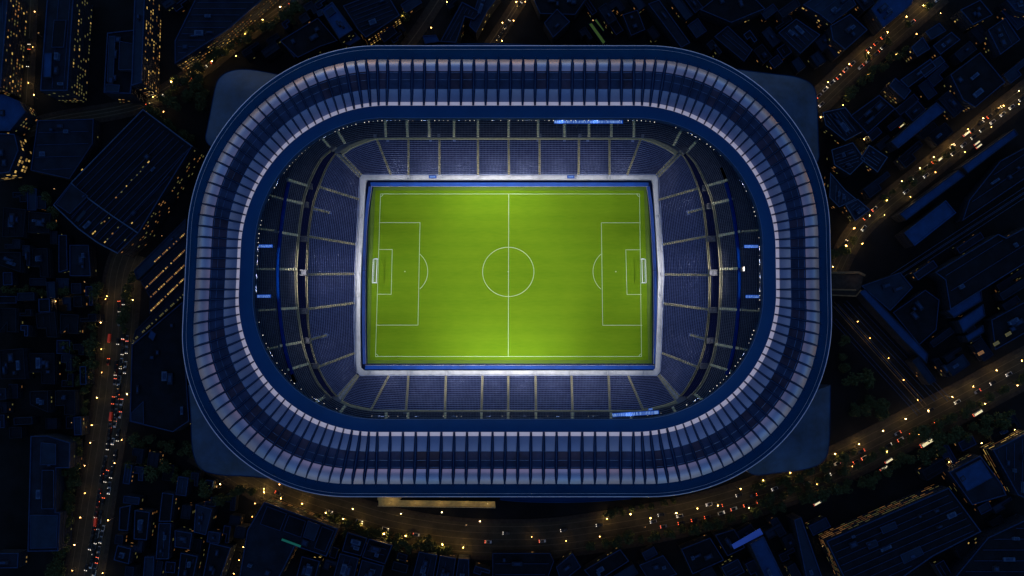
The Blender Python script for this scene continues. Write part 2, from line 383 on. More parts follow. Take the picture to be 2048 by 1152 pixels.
# podium corners
def pod(pts, z=24):
    c = chaikin(pts, 3, False); return [P(x, y, z) for x, y in c]
for lab, pts in (('top left',[(560,150),(500,138),(462,140),(436,155),(428,185),(419,235),(405,300),(520,300)]),
                 ('top right',[(1470,138),(1545,148),(1595,153),(1630,170),(1635,212),(1636,270),(1640,345),(1500,330)]),
                 ('bottom right',[(1661,770),(1660,830),(1659,890),(1650,925),(1610,940),(1560,945),(1485,955),(1480,850)]),
                 ('bottom left',[(376,770),(382,830),(383,900),(398,940),(440,951),(500,952),(560,960),(560,840)])):
    op = [Vector(p) for p in pod(pts, 19)]; cc = sum(op, Vector((0,0,0)))/len(op); cc = cc*.80; n_ = 9; rings_ = []
    for k in range(n_+1):
        t = k/n_; rings_.append([(p.x+(cc.x-p.x)*t, p.y+(cc.y-p.y)*t, 19.0+6.5*math.sin(min(1, t*1.35)*math.pi/2)) for p in op])
    mb = MB()
    for k in range(n_): mb.strip(rings_[k], rings_[k+1], closed=True)
    mb.strip([(p[0],p[1],-.02) for p in rings_[0]], rings_[0], closed=True)
    o = mb.build('corner_podium', M['podium'], ST, smooth=True)
    mb = MB(); mb.tube([(p.x, p.y, 19.1) for p in op][2:-6], 0.09, 5); mb.build('podium_trim', M['fascia'], o)
# thin ledges outside the rim
for pts in ([(1000,999),(1040,1003),(1110,1005),(1190,1003),(1262,997)], [(820,96),(880,90),(960,87),(1020,88),(1080,91)]):
    c = resample(chaikin(pts, 2, False), 24); top = [P(x, y, 26) for x, y in c]; mb = MB(); mb.tube(top, 0.2, 5)
    mb.strip(top, [(a[0]*.97, a[1]*.97, 25.5) for a in top]); mb.build('entrance_ledge', M['fascia'], ST)

# ---- aisles (pixels): (front x,y) -> (back x,y)
LOW = {
 'top': dict(rows=19, blocks=[((724,350),(684,309)),((782,350),(753,277)),((817,350),(817,276)),((879,350),(879,276)),((956,350),(956,276)),((1018,350),(1017,276)),((1079,350),(1079,276)),((1157,350),(1158,276)),((1219,350),(1219,276)),((1254,350),(1282,277)),((1312,350),(1352,309))],
   curve={0:[(684,309),(702,296),(725,286),(753,277)], 9:[(1282,277),(1310,286),(1333,297),(1352,309)]}),
 'bottom': dict(rows=19, blocks=[((718,751),(683,801)),((778,751),(743,818)),((817,751),(812,822)),((892,751),(890,822)),((965,751),(963,822)),((1016.5,751),(1016.5,822)),((1071,751),(1072,822)),((1143,751),(1145,822)),((1217,751),(1220,822)),((1256,751),(1286,819)),((1316,751),(1352,801))],
   curve={0:[(683,801),(700,809),(720,814),(743,818)], 9:[(1286,819),(1310,814),(1332,809),(1352,801)]}),
 'left': dict(rows=26, blocks=[((720,355),(672,307)),((719,399),(639,374)),((712,489),(617,473)),((709,548),(614.5,549)),((710,606),(616,618)),((710,706),(636,734)),((714,749),(675,793))],
   curve={0:[(672,307),(655,332),(645,355),(639,374)],1:[(639,374),(629,402),(622,437),(617,473)],4:[(616,618),(618,660),(625,700),(636,734)],5:[(636,734),(645,755),(659,775),(675,793)]}),
 'right': dict(rows=26, blocks=[((1316,355),(1362,307)),((1317,400),(1396,377)),((1326,489),(1412,473)),((1329,549),(1418,550)),((1326,607),(1417,619)),((1324,706),(1395,734)),((1319,749),(1359,793))],
   curve={0:[(1362,307),(1376,326),(1388,350),(1396,377)],1:[(1396,377),(1404,405),(1409,440),(1412,473)],4:[(1417,619),(1413,660),(1406,700),(1395,734)],5:[(1395,734),(1385,755),(1373,776),(1359,793)]}),
}
Z0L, Z1L = 2.6, 14.0
aisle_segs = []   # world segments for seat clearance
def aisle(p, q, z0, z1, w_=0.5, stairs=True, m='stair', dz=0.42):
    A = Vector(P(*p, z0)); B = Vector(P(*q, z1)); d = (B-A); L = Vector((d.x, d.y, 0)).length; n_ = max(2, int(L/0.72))
    u = Vector((d.x, d.y, 0)).normalized()
    mb = MB()
    for k in range(n_):
        a = A + d*(k/n_); b = A + d*((k+1)/n_); c = (a+b)/2; hl = (Vector((b.x-a.x, b.y-a.y, 0)).length)/2
        mb.box((c.x, c.y), (u.x, u.y), hl*(0.80 if stairs else 1), w_, c.z-0.8, c.z+dz)
    if stairs:   # handrails down both sides
        for s in ():
            nn = Vector((-u.y, u.x, 0))*s*w_*1.02
            mb.box(((A.x+B.x)/2+nn.x, (A.y+B.y)/2+nn.y), (u.x, u.y), L/2, 0.05, min(z0, z1)-.5, min(z0,z1)-.4)
    o = mb.build('aisle_stairs', M[m], ST)
    aisle_segs.append((A.x, A.y, B.x, B.y, w_+0.22)); return o
def seat_clear(x, y):
    for ax, ay, bx, by, r_ in aisle_segs:
        dx, dy = bx-ax, by-ay; t = ((x-ax)*dx+(y-ay)*dy)/(dx*dx+dy*dy)
        t = 0 if t < 0 else 1 if t > 1 else t
        ex, ey = x-ax-dx*t, y-ay-dy*t
        if ex*ex+ey*ey < r_*r_: return False
    return True
nseat = 0
def block(front, back, rows, z0, z1, mt='concrete', ms='seat', depth=0.43, skip=None, maxrow=None):
    """front/back: arrays of pixel points with equal count"""
    global nseat
    K = len(front); tr = MB(); se = MB()
    for j in range(rows if maxrow is None else min(rows, maxrow)):
        if skip and skip(j): continue
        z = z0 + (z1-z0)*j/rows; zn = z0 + (z1-z0)*(j+1)/rows
        l0 = front + (back-front)*(j/rows); l1 = front + (back-front)*((j+1)/rows)
        A = [P(x, y, z) for x, y in l0]; B = [P(x, y, z) for x, y in l1]
        tr.strip(A, B); tr.strip(B, [(b[0], b[1], zn) for b in B])
        sA = np.array(A)*0.48 + np.array(B)*0.52
        d = np.sqrt(((sA[1:]-sA[:-1])**2).sum(1)); cs = np.concatenate([[0], np.cumsum(d)]); n_ = int(cs[-1]/0.56)
        if n_ < 2: continue
        t = (np.arange(n_)+.5)/n_*cs[-1]; X = np.interp(t, cs, sA[:,0]); Y = np.interp(t, cs, sA[:,1])
        DX = np.gradient(X); DY = np.gradient(Y)
        rd = math.hypot(B[K//2][0]-A[K//2][0], B[K//2][1]-A[K//2][1])
        for x, y, dx, dy in zip(X, Y, DX, DY):
            if not seat_clear(x, y): continue
            l = math.hypot(dx, dy)
            se.box((x, y), (dx/l, dy/l), 0.22, rd*0.29, z-0.02, z+0.42); nseat += 1
    if not tr.f: return
    o = tr.build('seating_block', M[mt], ST)
    if se.f: s_ = se.build('seats', M[ms], o); s_['kind'] = 'stuff'
# aisles first (so that seats keep clear of them)
for side, D in LOW.items():
    for k, (f, b) in enumerate(D['blocks']):
        aisle(f, b, Z0L, Z1L, 0.42 if 0 < k < len(D['blocks'])-1 else 0.32)
def part_aisle(f, b, t0, t1):
    p = (b[0]+(f[0]-b[0])*t0, b[1]+(f[1]-b[1])*t0); q = (b[0]+(f[0]-b[0])*t1, b[1]+(f[1]-b[1])*t1)
    aisle(q, p, Z1L+(Z0L-Z1L)*t1, Z1L+(Z0L-Z1L)*t0, 0.4)
part_aisle((718,441),(626,417),0,0.36); part_aisle((710,655),(622,679),0,0.36)
part_aisle((1320,441),(1407,417),0,0.36); part_aisle((1326,655),(1411,678),0,0.36)
# upper bowl base curve
U0 = [(745,275),(900,275),(1017,275),(1150,275),(1290,275),(1325,281),(1350,292),(1372,307),(1392,329),(1409,359),(1420,395),(1430,440),(1437,500),(1440,550),(1438,615),(1432,676),(1422,722),(1407,762),(1385,790),(1350,812),(1310,822),(1270,824),(1150,824),(1017,824),(900,824),(760,824),(715,819),(685,808),(658,792),(634,765),(616,722),(604,672),(597,610),(594,550),(597,495),(604,436),(612,385),(624,347),(641,319),(664,300),(700,283)]
U = resample(chaikin(U0, 3), 480, True)
def upper_at(off):
    T = np.roll(U, -6, 0) - np.roll(U, 6, 0); T /= np.sqrt((T**2).sum(1))[:, None]
    Nn = np.stack([T[:,1], -T[:,0]], 1)      # clockwise on screen -> outward
    return U + Nn*off
UROWS, UDEPTH, ZU0, ZU1 = 29, 106.0, 17.0, 31.0
U1 = upper_at(UDEPTH)
def uz(off): return ZU0 + (ZU1-ZU0)*off/UDEPTH
def uaisle(f, b, m='stair_up', w_=0.42):
    d = np.sqrt(((U-np.array(f))**2).sum(1)).min(); e = np.sqrt(((U-np.array(b))**2).sum(1)).min()
    aisle(f, b, uz(d), uz(e), w_, m=m)
for x0 in (772,815,859,908,956,1017,1076,1129,1178,1223,1268): uaisle((x0,274),(x0-(2 if x0<900 else 0),226))
for x0 in (772,816,890,963,1016.5,1072,1145,1222,1262): uaisle((x0,825),(x0,850))
for f, b in [((664,300),(645,277)),((690,287),(675,262)),((1347,291),(1362,262)),((1371,306),(1392,284)),((606,407),(566,398)),((616,372),(576,359)),((597,471),(557,464)),((594,539),(553,538)),((596,616),(556,618)),((604,684),(560,692)),((618,727),(575,740)),
             ((1413,372),(1455,360)),((1424,408),(1465,398)),((1436,472),(1480,463)),((1439,538),(1482,537)),((1438,617),(1482,620)),((1430,688),(1478,697)),((1420,729),(1462,742)),((655,790),(630,806)),((1388,788),(1410,803)),((690,812),(680,825)),((1345,814),(1352,826))]:
    uaisle(f, b)
for f, b in [((549,461),(514,457)),((551,538),(512,538)),((551,619),(516,621)),((556,693),(530,700)),((1484,463),(1518,460)),((1484,620),(1520,622)),((1480,697),(1512,703)),((566,398),(532,388))]:
    uaisle(f, b, m='stair', w_=0.3)
for side, D in LOW.items():
    B_ = D['blocks']
    for k in range(len(B_)-1):
        f0, b0 = B_[k]; f1, b1 = B_[k+1]
        fr = resample([f0, f1], 10); bk = resample(D['curve'].get(k, [b0, b1]), 10) if k not in D['curve'] else resample(chaikin(D['curve'][k], 2, False), 10)
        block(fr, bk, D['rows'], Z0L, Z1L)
# middle concourse tiers at both ends
for sgn, fr, bk in ((-1, [(672,307),(655,332),(639,374),(629,402),(622,437),(617,473),(614.5,549),(616,618),(618,660),(625,700),(636,734),(659,775),(675,793)],
                        [(664,301),(641,320),(612,385),(604,430),(599,473),(596,510),(594,549),(596,605),(600,645),(608,690),(618,725),(636,766),(660,792)]),
                    (1, [(1362,307),(1376,326),(1396,377),(1404,405),(1409,440),(1412,473),(1418,550),(1417,619),(1413,660),(1406,700),(1395,734),(1373,776),(1359,793)],
                        [(1371,306),(1393,330),(1419,390),(1425,415),(1430,445),(1436,490),(1440,550),(1438,612),(1434,660),(1427,705),(1418,732),(1399,773),(1380,792)])):
    f = resample(chaikin(fr, 1, False), 40); b = resample(chaikin(bk, 1, False), 40)
    for q in range(3):
        a0, a1 = q*13, q*13+14
        block(f[a0:a1], b[a0:a1], 5, 14.2, 16.6, 'surround', 'seat')
    # concourse parapets, pale beige double lines
    for ln, z in ((f, 14.9), (f + (b-f)*0.16, 15.0), (b, 17.6), (b + (b-f)*0.22, 17.9)):
        m_ = MB(); m_.tube([P(x, y, z) for x, y in ln], 0.11, 5); m_.build('concourse_rail', M['stair'], ST, True)
    # floor strip along the front rail
    m_ = MB(); m_.strip([P(x, y, 14.62) for x, y in f], [P(x, y, 14.62) for x, y in f+(b-f)*0.16]); m_.build('concourse_floor', M['floor_tan'], ST)
    m_ = MB(); m_.strip([P(x, y, 17.55) for x, y in b], [P(x, y, 17.55) for x, y in b+(b-f)*0.22]); m_.build('concourse_floor', M['floor_tan'], ST)
# vomitory boxes
def pod_box(px, py, z, sx, sy, h, m='grey', name='tunnel_entrance', ang=0):
    x, y, _ = P(px, py, z+h); ca, sa = math.cos(ang), math.sin(ang); mb = MB()
    mb.box((x, y), (ca, sa), sx, sy, z-1.2, z+h*0.55)
    for s in (-1, 1):
        mb.box((x+s*-sa*sy*0.85, y+s*ca*sy*0.85), (ca, sa), sx, sy*0.13, z+h*0.55+.002, z+h)
    mb.box((x+ca*sx*0.4, y+sa*sx*0.4), (ca, sa), sx*0.5, sy*0.6, z+h*0.55+.004, z+h*0.8)
    return mb.build(name, M[m], ST)
for px, py in ((606,477),(605,545),(605,622),(611,681),(626,732),(616,372),(608,409),(1424,477),(1428,545),(1428,620),(1423,681),(1410,732),(1414,376),(1422,412)):
    pod_box(px, py, 15.6, 1.5, 1.1, 1.4)
for px, py, a in ((660,290,-.8),(1372,296,.8),(650,800,.8),(1388,800,-.8)):
    pod_box(px, py, 17.5, 2.0, 1.2, 1.2, ang=a)
# thin beige line between the tiers along the long sides
for y_, z_ in ((276,15.2),(822,15.2)):
    m_ = MB(); a = [P(x, y_-1.0, z_) for x in np.linspace(745,1288,30)]; b = [P(x, y_+1.2, z_) for x in np.linspace(745,1288,30)]
    m_.strip(a, b); m_.strip([(p[0],p[1],13.6) for p in a], a); m_.strip(b, [(p[0],p[1],13.6) for p in b]); m_.build('tier_parapet', M['stair'], ST)
# corner landings (beige terraces behind the corner blocks)
for pts in ([(684,309),(702,296),(725,286),(753,277),(755,272),(724,280),(700,290),(680,303)],
            [(1352,309),(1333,297),(1310,286),(1282,277),(1280,272),(1312,280),(1336,291),(1357,304)],
            [(683,801),(700,809),(720,814),(743,818),(742,822),(718,818),(697,813),(679,806)],
            [(1352,801),(1332,809),(1310,814),(1286,819),(1287,823),(1312,818),(1335,813),(1356,806)]):
    m_ = MB(); m_.prism(ccw([P(x, y, 15.0)[:2] for x, y in pts]), 13.6, 15.0); m_.build('corner_landing', M['stair'], ST)
# floor between the tiers, and the corner ramps
R1 = [(684,309),(702,296),(725,286),(753,277),(1017,276),(1282,277),(1310,286),(1333,297),(1352,309),(1362,307),(1376,326),(1388,350),(1396,377),(1404,405),(1409,440),(1412,473),(1418,550),(1417,619),(1413,660),(1406,700),(1395,734),(1385,755),(1373,776),(1359,793),(1352,801),(1332,809),(1310,814),(1286,819),(1017,822),(743,818),(720,814),(700,809),(683,801),(675,793),(659,775),(645,755),(636,734),(625,700),(618,660),(616,618),(614.5,549),(617,473),(622,437),(629,402),(639,374),(645,355),(655,332),(672,307)]
R1d = resample(R1, 900, True)
near = [R1d[((R1d-u)**2).sum(1).argmin()] for u in U]
m_ = MB(); m_.strip([P(x, y, 13.95) for x, y in near], [P(x, y, 13.95) for x, y in upper_at(3)], closed=True)
m_.strip([P(x, y, 13.95) for x, y in U], [P(x, y, 16.9) for x, y in U], closed=True)
m_.build('tier_floor', M['concrete_dk'], ST)
for (a, b, c, d) in (((724,350),(684,309),(672,307),(720,355)),((1312,350),(1352,309),(1362,307),(1316,355)),((718,751),(683,801),(675,793),(714,749)),((1316,751),(1352,801),(1359,793),(1319,749))):
    m_ = MB(); q = [P(*a,2.6),P(*b,14),P(*c,14),P(*d,2.6)]; m_.quad(*q); m_.build('corner_ramp', M['concrete_dk'], ST)
# upper bowl
NB = 40
for q in range(NB):
    a0 = q*12; idx = [(a0+k) % 480 for k in range(13)]
    fr, bk = U[idx], U1[idx]
    cy = fr[6][1]; cx = fr[6][0]
    flat = (cy < 277 or cy > 822)
    def sk_(j, cx=cx, cy=cy):
        off = (j+.5)/UROWS*UDEPTH
        return (360 < cy < 750) and 36.5 < off < 44
    # lower part with ordinary seats, upper part dark
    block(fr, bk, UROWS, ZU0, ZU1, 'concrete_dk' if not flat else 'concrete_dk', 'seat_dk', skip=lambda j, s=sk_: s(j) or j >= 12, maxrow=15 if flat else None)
    if not flat:
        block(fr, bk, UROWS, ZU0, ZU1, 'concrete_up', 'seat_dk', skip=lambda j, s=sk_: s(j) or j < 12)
# blue wall stripe at both ends
for lo, hi in ((360,752),):
    for side in (-1, 1):
        a = upper_at(37.5); b = upper_at(42.5)
        idx = [i for i in range(480) if lo < a[i][1] < hi and (a[i][0]-1016)*side > 0]
        idx.sort(key=lambda i: a[i][1])
        zz = uz(43)+0.4; A = [P(*a[i], zz) for i in idx]; B = [P(*b[i], zz) for i in idx]
        m_ = MB(); m_.strip(A, B); m_.strip([(p[0],p[1],uz(30)) for p in A], A); m_.strip(B, [(p[0],p[1],uz(36)) for p in B])
        m_.build('blue_tier_fascia', M['tierblue'], ST)
# rim lights
def lamp_ring():
    pts = rring(513.5,241,1519.5,832.5,(250,250,252,254),32.0, 60,36,70); return pts
LR = resample(lamp_ring(), 310, True)
m_ = MB(); m_.tube([tuple(p) for p in resample(LR, 200, True)], 0.05, 4, True); m_.build('light_rail', M['gutter'], ST)
ico = None
def dot(mb, c, r):
    x, y, z = c; mb.prism([(x-r,y-r),(x+r,y-r),(x+r,y+r),(x-r,y+r)], z-r*.6, z+r*.8)
restl = MB(); cnt = 0
for i, p in enumerate(LR):
    straight = (p[1] > 60 or p[1] < -45) and abs(p[0]) < 62
    if rnd.random() < (0.7 if straight else .35): continue
    r_ = 0.06 + 0.07*rnd.random()
    if straight: r_ *= 0.6
    if i % 3 == 0 and cnt < 100:
        b_ = MB(); dot(b_, p, r_); b_.build('rim_light', M['rimlamp'], ST); cnt += 1
    else: dot(restl, p, r_)
o = restl.build('rim_lights', M['rimlamp'], ST); o['kind'] = 'stuff'
# hangers of the rail (tie it to the lip)
hb = MB()
GG = rg('G', 1, -1.0)
for i in range(0, NR, 2):
    q = min(LR, key=lambda p: (p[0]-GG[i][0])**2+(p[1]-GG[i][1])**2); hb.tube([tuple(q), GG[i]], 0.05, 4)
hb.build('rail_hangers', M['gutter'], ST)
# floodlights under the lip: real spots aimed at the pitch
FLOOD = 31500.0
fl = rring(505,232,1528,842,(254,254,256,258),32.4, 7, 3, 3)
ctr = Vector(P(1018,551,0))
for i, p in enumerate(fl):
    p = Vector(p); b_ = MB(); b_.prism([(p.x-.5,p.y-.4),(p.x+.5,p.y-.4),(p.x+.5,p.y+.4),(p.x-.5,p.y+.4)], p.z, p.z+.5, bottom=True)
    fo = b_.build('floodlight', M['gutter'], ST)
    L_ = bpy.data.lights.new('flood_beam', 'SPOT'); L_.energy = FLOOD; L_.spot_size = R(78); L_.spot_blend = 1.0; L_.shadow_soft_size = 0.8; L_.color = (1.0, 0.97, 0.93)
    lo = bpy.data.objects.new('flood_beam', L_); COL.objects.link(lo); lo.location = (p.x, p.y, p.z-.3)
    tgt = ctr + Vector(((p.x-ctr.x)*0.12, (p.y-ctr.y)*0.12, 0))
    lo.rotation_euler = (tgt - lo.location).to_track_quat('-Z', 'Y').to_euler(); lo.parent = fo
    # a second, narrower lamp of the same fitting washes the front rows below it
    L2 = bpy.data.lights.new('front_beam', 'SPOT'); L2.energy = 15000 if abs(p.x) < 58 else 6500; L2.spot_size = R(34); L2.spot_blend = 1.0; L2.shadow_soft_size = 0.6; L2.color = (0.93, 0.95, 1.0)
    l2 = bpy.data.objects.new('front_beam', L2); COL.objects.link(l2); l2.location = (p.x*.97, p.y*.95 + .3, p.z-.6)
    fx = max(-57.5, min(56.5, p.x)); fy = max(-28.5, min(39.5, p.y)); t2 = Vector((fx, fy, 1))
    l2.rotation_euler = (t2 - l2.location).to_track_quat('-Z', 'Y').to_euler(); l2.parent = fo

# ---- pitch surroundings
def px_poly(name, pts, z, m, kind=None, parent=None, thick=None):
    w_ = ccw([P(x, y, z)[:2] for x, y in pts]); mb = MB()
    if thick: mb.prism(w_, z-thick, z)
    else: mb.poly([(p[0], p[1], z) for p in w_])
    o = mb.build(name, M[m], parent)
    if kind: o['kind'] = kind
    return o
GR = [(747,374),(742,405),(737,450),(733.5,540),(733.5,640),(735,727),(1304,727),(1305,640),(1304,540),(1300,450),(1296,405),(1292,374)]
px_poly('pitch_surround', [(722,350),(1316,350),(1332,545),(1322,752),(710,752),(706,545)], 0.0, 'surround', 'structure')
px_poly('pitch_apron', GR, 0.02, 'apron', 'structure')
px_poly('pitch', [(751,381),(1288,381),(1293,540),(1296,720),(740,720),(744,540)], 0.04, 'turf', 'structure')
pl = MB(); LW = 0.115
def seg(a, b, w_=LW, z=0.06):
    A = Vector(P(*a, 0)); B = Vector(P(*b, 0)); d = (B-A).normalized(); n = Vector((-d.y, d.x, 0))*w_; A = A-d*w_; B = B+d*w_
    pl.quad(*[(q.x, q.y, z) for q in (A-n, B-n, B+n, A+n)])
zc = [0.06]
def pline(pts, closed=False):
    pts = list(pts)+([pts[0]] if closed else [])
    for a, b in zip(pts[:-1], pts[1:]):
        zc[0] += 0.0006; seg(a, b, z=zc[0])
pline([(761,388),(1279,388),(1283,713),(751,713)], True)
pline([(1017.5,388),(1016.5,713)])
pline([(758.6,445.3),(840,445.3),(836,650.2),(753,650.2)])
pline([(757.5,499),(784.5,499),(782.5,588.5),(755,588.5)])
pline([(1280,445.6),(1202.7,445.6),(1205.3,650.5),(1284,650.5)])
pline([(1281,499.6),(1251.5,499.6),(1254,589),(1282.5,589)])
def arcline(cx, cy, rx, ry, a0, a1, n=40):
    W = []
    for k in range(n+1):
        a = R(a0+(a1-a0)*k/n); W.append((cx+rx*math.cos(a), cy+ry*math.sin(a)))
    A = []; B = []
    for k, p in enumerate(W):
        q0 = Vector(P(*W[max(0,k-1)])); q1 = Vector(P(*W[min(n,k+1)]))
        if a1-a0 == 360:
            q0 = Vector(P(*W[(k-1) % n])); q1 = Vector(P(*W[(k+1) % n]))
        d = (q1-q0).normalized(); nn = Vector((-d.y, d.x, 0))*LW; c = Vector(P(*p))
        A.append((c.x-nn.x, c.y-nn.y, 0.0595)); B.append((c.x+nn.x, c.y+nn.y, 0.0595))
    pl.strip(A, B)
arcline(1016.5,543.8,51.3,49.3,0,360,72)
arcline(811,543,44.5,45.5,-50.5,50.5); arcline(1230.5,543.3,44.5,45.5,129.5,230.5)
for c, a in (((761,388),0),((1279,388),90),((1283,713),180),((751,713),270)): arcline(c[0], c[1], 5, 5, a, a+90, 8)
for c in ((809.8,543),(1231.6,543.3),(1016.6,543.5)):
    q = P(*c, 0); pl.poly([(q[0]+.28*math.cos(R(a)), q[1]+.28*math.sin(R(a)), 0.075) for a in range(0,360,45)])
o = pl.build('pitch_markings', M['line']); o['kind'] = 'structure'
# walkway (white) ring with wall
def quadring(name, outer, inner, z, m, z_low, parent=ST):
    mb = MB(); A = [P(x, y, z) for x, y in outer]; B = [P(x, y, z) for x, y in inner]
    mb.strip(A, B, closed=True); mb.strip(B, [(b[0], b[1], z_low) for b in B], closed=True); return mb.build(name, M[m], parent)
WO = [(725,348.5),(870,348.5),(1017,348.5),(1160,348.5),(1313,348.5),(1318,358),(1323,450),(1328,545),(1325,650),(1321,742),(1314,751.5),(1160,751.5),(1017,751.5),(870,751.5),(721,751.5),(710,742),(708,650),(709,545),(714,450),(719,358)]
WI = [(733,358.5),(870,358.5),(1017,358.5),(1160,358.5),(1304,358.5),(1306.5,365),(1312,450),(1317,545),(1315,650),(1312,735),(1308,741.5),(1160,741.5),(1017,741.5),(870,741.5),(728,741.5),(720.5,735),(719.5,650),(721,545),(726,450),(730.5,365)]
quadring('perimeter_walkway', WO, WI, 2.5, 'white', 0.0)
mb = MB()
for ln in (WI,):
    mb.tube([P(x, y, 3.3) for x, y in ln], 0.06, 4, True)
    for x, y in resample(ln, 120, True): q = P(x, y, 3.3); mb.tube([(q[0], q[1], 2.45), (q[0], q[1], 3.3)], 0.04, 4)
mb.build('walkway_railing', M['goalw'], ST)
mb = MB(); mb.tube([P(x, y, 3.2) for x, y in WO], 0.12, 4, True); mb.build('front_parapet', M['concrete'], ST)
# stair pods on the walkway
for px in (817,879,956,1018,1079,1157,1219): pod_box(px, 353.5, 2.5, 0.75, 0.75, 0.9, 'white', 'gate_lodge', 1.57)
for px in (735,817,892,965,1016.5,1071,1143,1217,1292): pod_box(px, 746, 2.5, 0.7, 0.7, 0.8, 'white', 'gate_lodge', 1.57)
for px, py in ((721,431),(719,500),(717,548),(716,590),(717,676),(1318,431),(1322,500),(1325,548),(1324,590),(1322,676)): pod_box(px, py, 2.5, 0.45, 0.45, 0.7, 'white', 'gate_lodge')
# advertising boards: four long blue wedge boards
def board(a, b, width, label, z=0.95):
    A = Vector(P(*a, z)); B = Vector(P(*b, z)); d = (B-A).normalized(); n = Vector((-d.y, d.x, 0)); 
    if n.dot(Vector((ctr.x, ctr.y, 0))-A) < 0: n = -n
    h = width/2
    root = empty('advertising_board', (0,0,0), label=label, cat='advertising board', group='blue boards round the pitch')
    mb = MB(); p0 = A-n*h; p1 = B-n*h; p2 = B+n*h; p3 = A+n*h
    top = [(p0.x,p0.y,z+.25),(p1.x,p1.y,z+.25)]; bot = [(p2.x,p2.y,0.25),(p3.x,p3.y,0.25)]
    mb.quad(top[0], top[1], bot[0], bot[1]); mb.quad((p3.x,p3.y,0.25),(p2.x,p2.y,0.25),(p2.x,p2.y,0.0),(p3.x,p3.y,0.0))
    mb.quad((p0.x,p0.y,0.0),(p1.x,p1.y,0.0),top[1],top[0]); mb.poly([top[0],(p3.x,p3.y,.25),(p3.x,p3.y,0),(p0.x,p0.y,0)]); mb.poly([top[1],(p2.x,p2.y,.25),(p2.x,p2.y,0),(p1.x,p1.y,0)])
    mb.build('panel', M['blueboard'], root)
    t = MB(); t.tube([(p3.x+n.x*.12,p3.y+n.y*.12,0.28),(p2.x+n.x*.12,p2.y+n.y*.12,0.28)], 0.06, 5); t.build('foot_rail', M['white'], root)
board((741,368.5),(1297,368.5),1.3,'long blue advertising board along the top touchline')
board((730,735),(1310,735),1.5,'long blue advertising board along the bottom touchline')
for pts, nm in (([(740,373),(735,405),(730,450),(727,540)],'upper half of the left goal line'),([(727,541),(726.5,640),(728,728)],'lower half of the left goal line'),
            ([(1297,373),(1302,405),(1306,450),(1310.5,540)],'upper half of the right goal line'),([(1310.5,541),(1312,640),(1311,728)],'lower half of the right goal line')):
    pts2 = [pts[0], pts[-1]] if len(pts) < 3 else pts
    root = empty('advertising_board', (0,0,0), label='curving blue advertising board behind the '+nm, cat='advertising board', group='blue boards round the pitch')
    c = resample(chaikin(pts, 2, False), 14); s = -1 if pts[0][0] < 1000 else 1
    A = [P(x+s*2.6, y, 1.1) for x, y in c]; B = [P(x-s*3.2, y, 0.25) for x, y in c]
    mb = MB(); mb.strip(A, B); mb.strip([(p[0],p[1],0) for p in A], A); mb.strip(B, [(p[0],p[1],0) for p in B]); mb.build('panel', M['blueboard'], root)
    t = MB(); t.tube([(p[0]-s*.15, p[1], .25) for p in B], 0.07, 5); t.build('foot_rail', M['white'], root)
# goals
def goal(a, b, depth, label):
    A = Vector(P(*a, 0)); B = Vector(P(*b, 0)); d = (B-A).normalized(); n = Vector((-d.y, d.x, 0))
    if (A.x < ctr.x) == (n.x > 0): n = -n
    root = empty('football_goal', (0,0,0.0), label=label, cat='goal')
    H = 2.2; up = Vector((0,0,1))
    m_ = MB()
    m_.tube([A, A+up*H, B+up*H, B], 0.11, 6); m_.build('goal_frame', M['goalw'], root)
    m_ = MB(); bk = 0.09
    m_.tube([A+up*H, A+n*depth*.45+up*H*.9, A+n*depth, B+n*depth, B+n*depth*.45+up*H*.9, B+up*H], bk, 6)
    m_.tube([A, A+n*depth], 0.1, 5); m_.tube([B, B+n*depth], 0.1, 5); m_.build('net_support', M['goalw'], root)
    m_ = MB(); nn = 22
    for k in range(nn+1):
        t = k/nn; p = A+(B-A)*t; m_.tube([p+up*H, p+n*depth*.45+up*H*.9, p+n*depth+up*.03], 0.018, 3)
    for k in range(1, 8):
        t = k/8; z_ = H*(1-t); o_ = n*(depth*.45+depth*.55*t); m_.tube([A+o_+up*z_*.9, B+o_+up*z_*.9], 0.018, 3)
    m_.build('net', M['net'], root)
goal((756.2,518.5),(754.4,566),2.0,'white football goal with net on the left goal line')
goal((1281.8,518.7),(1282.9,566),1.9,'white football goal with net on the right goal line')
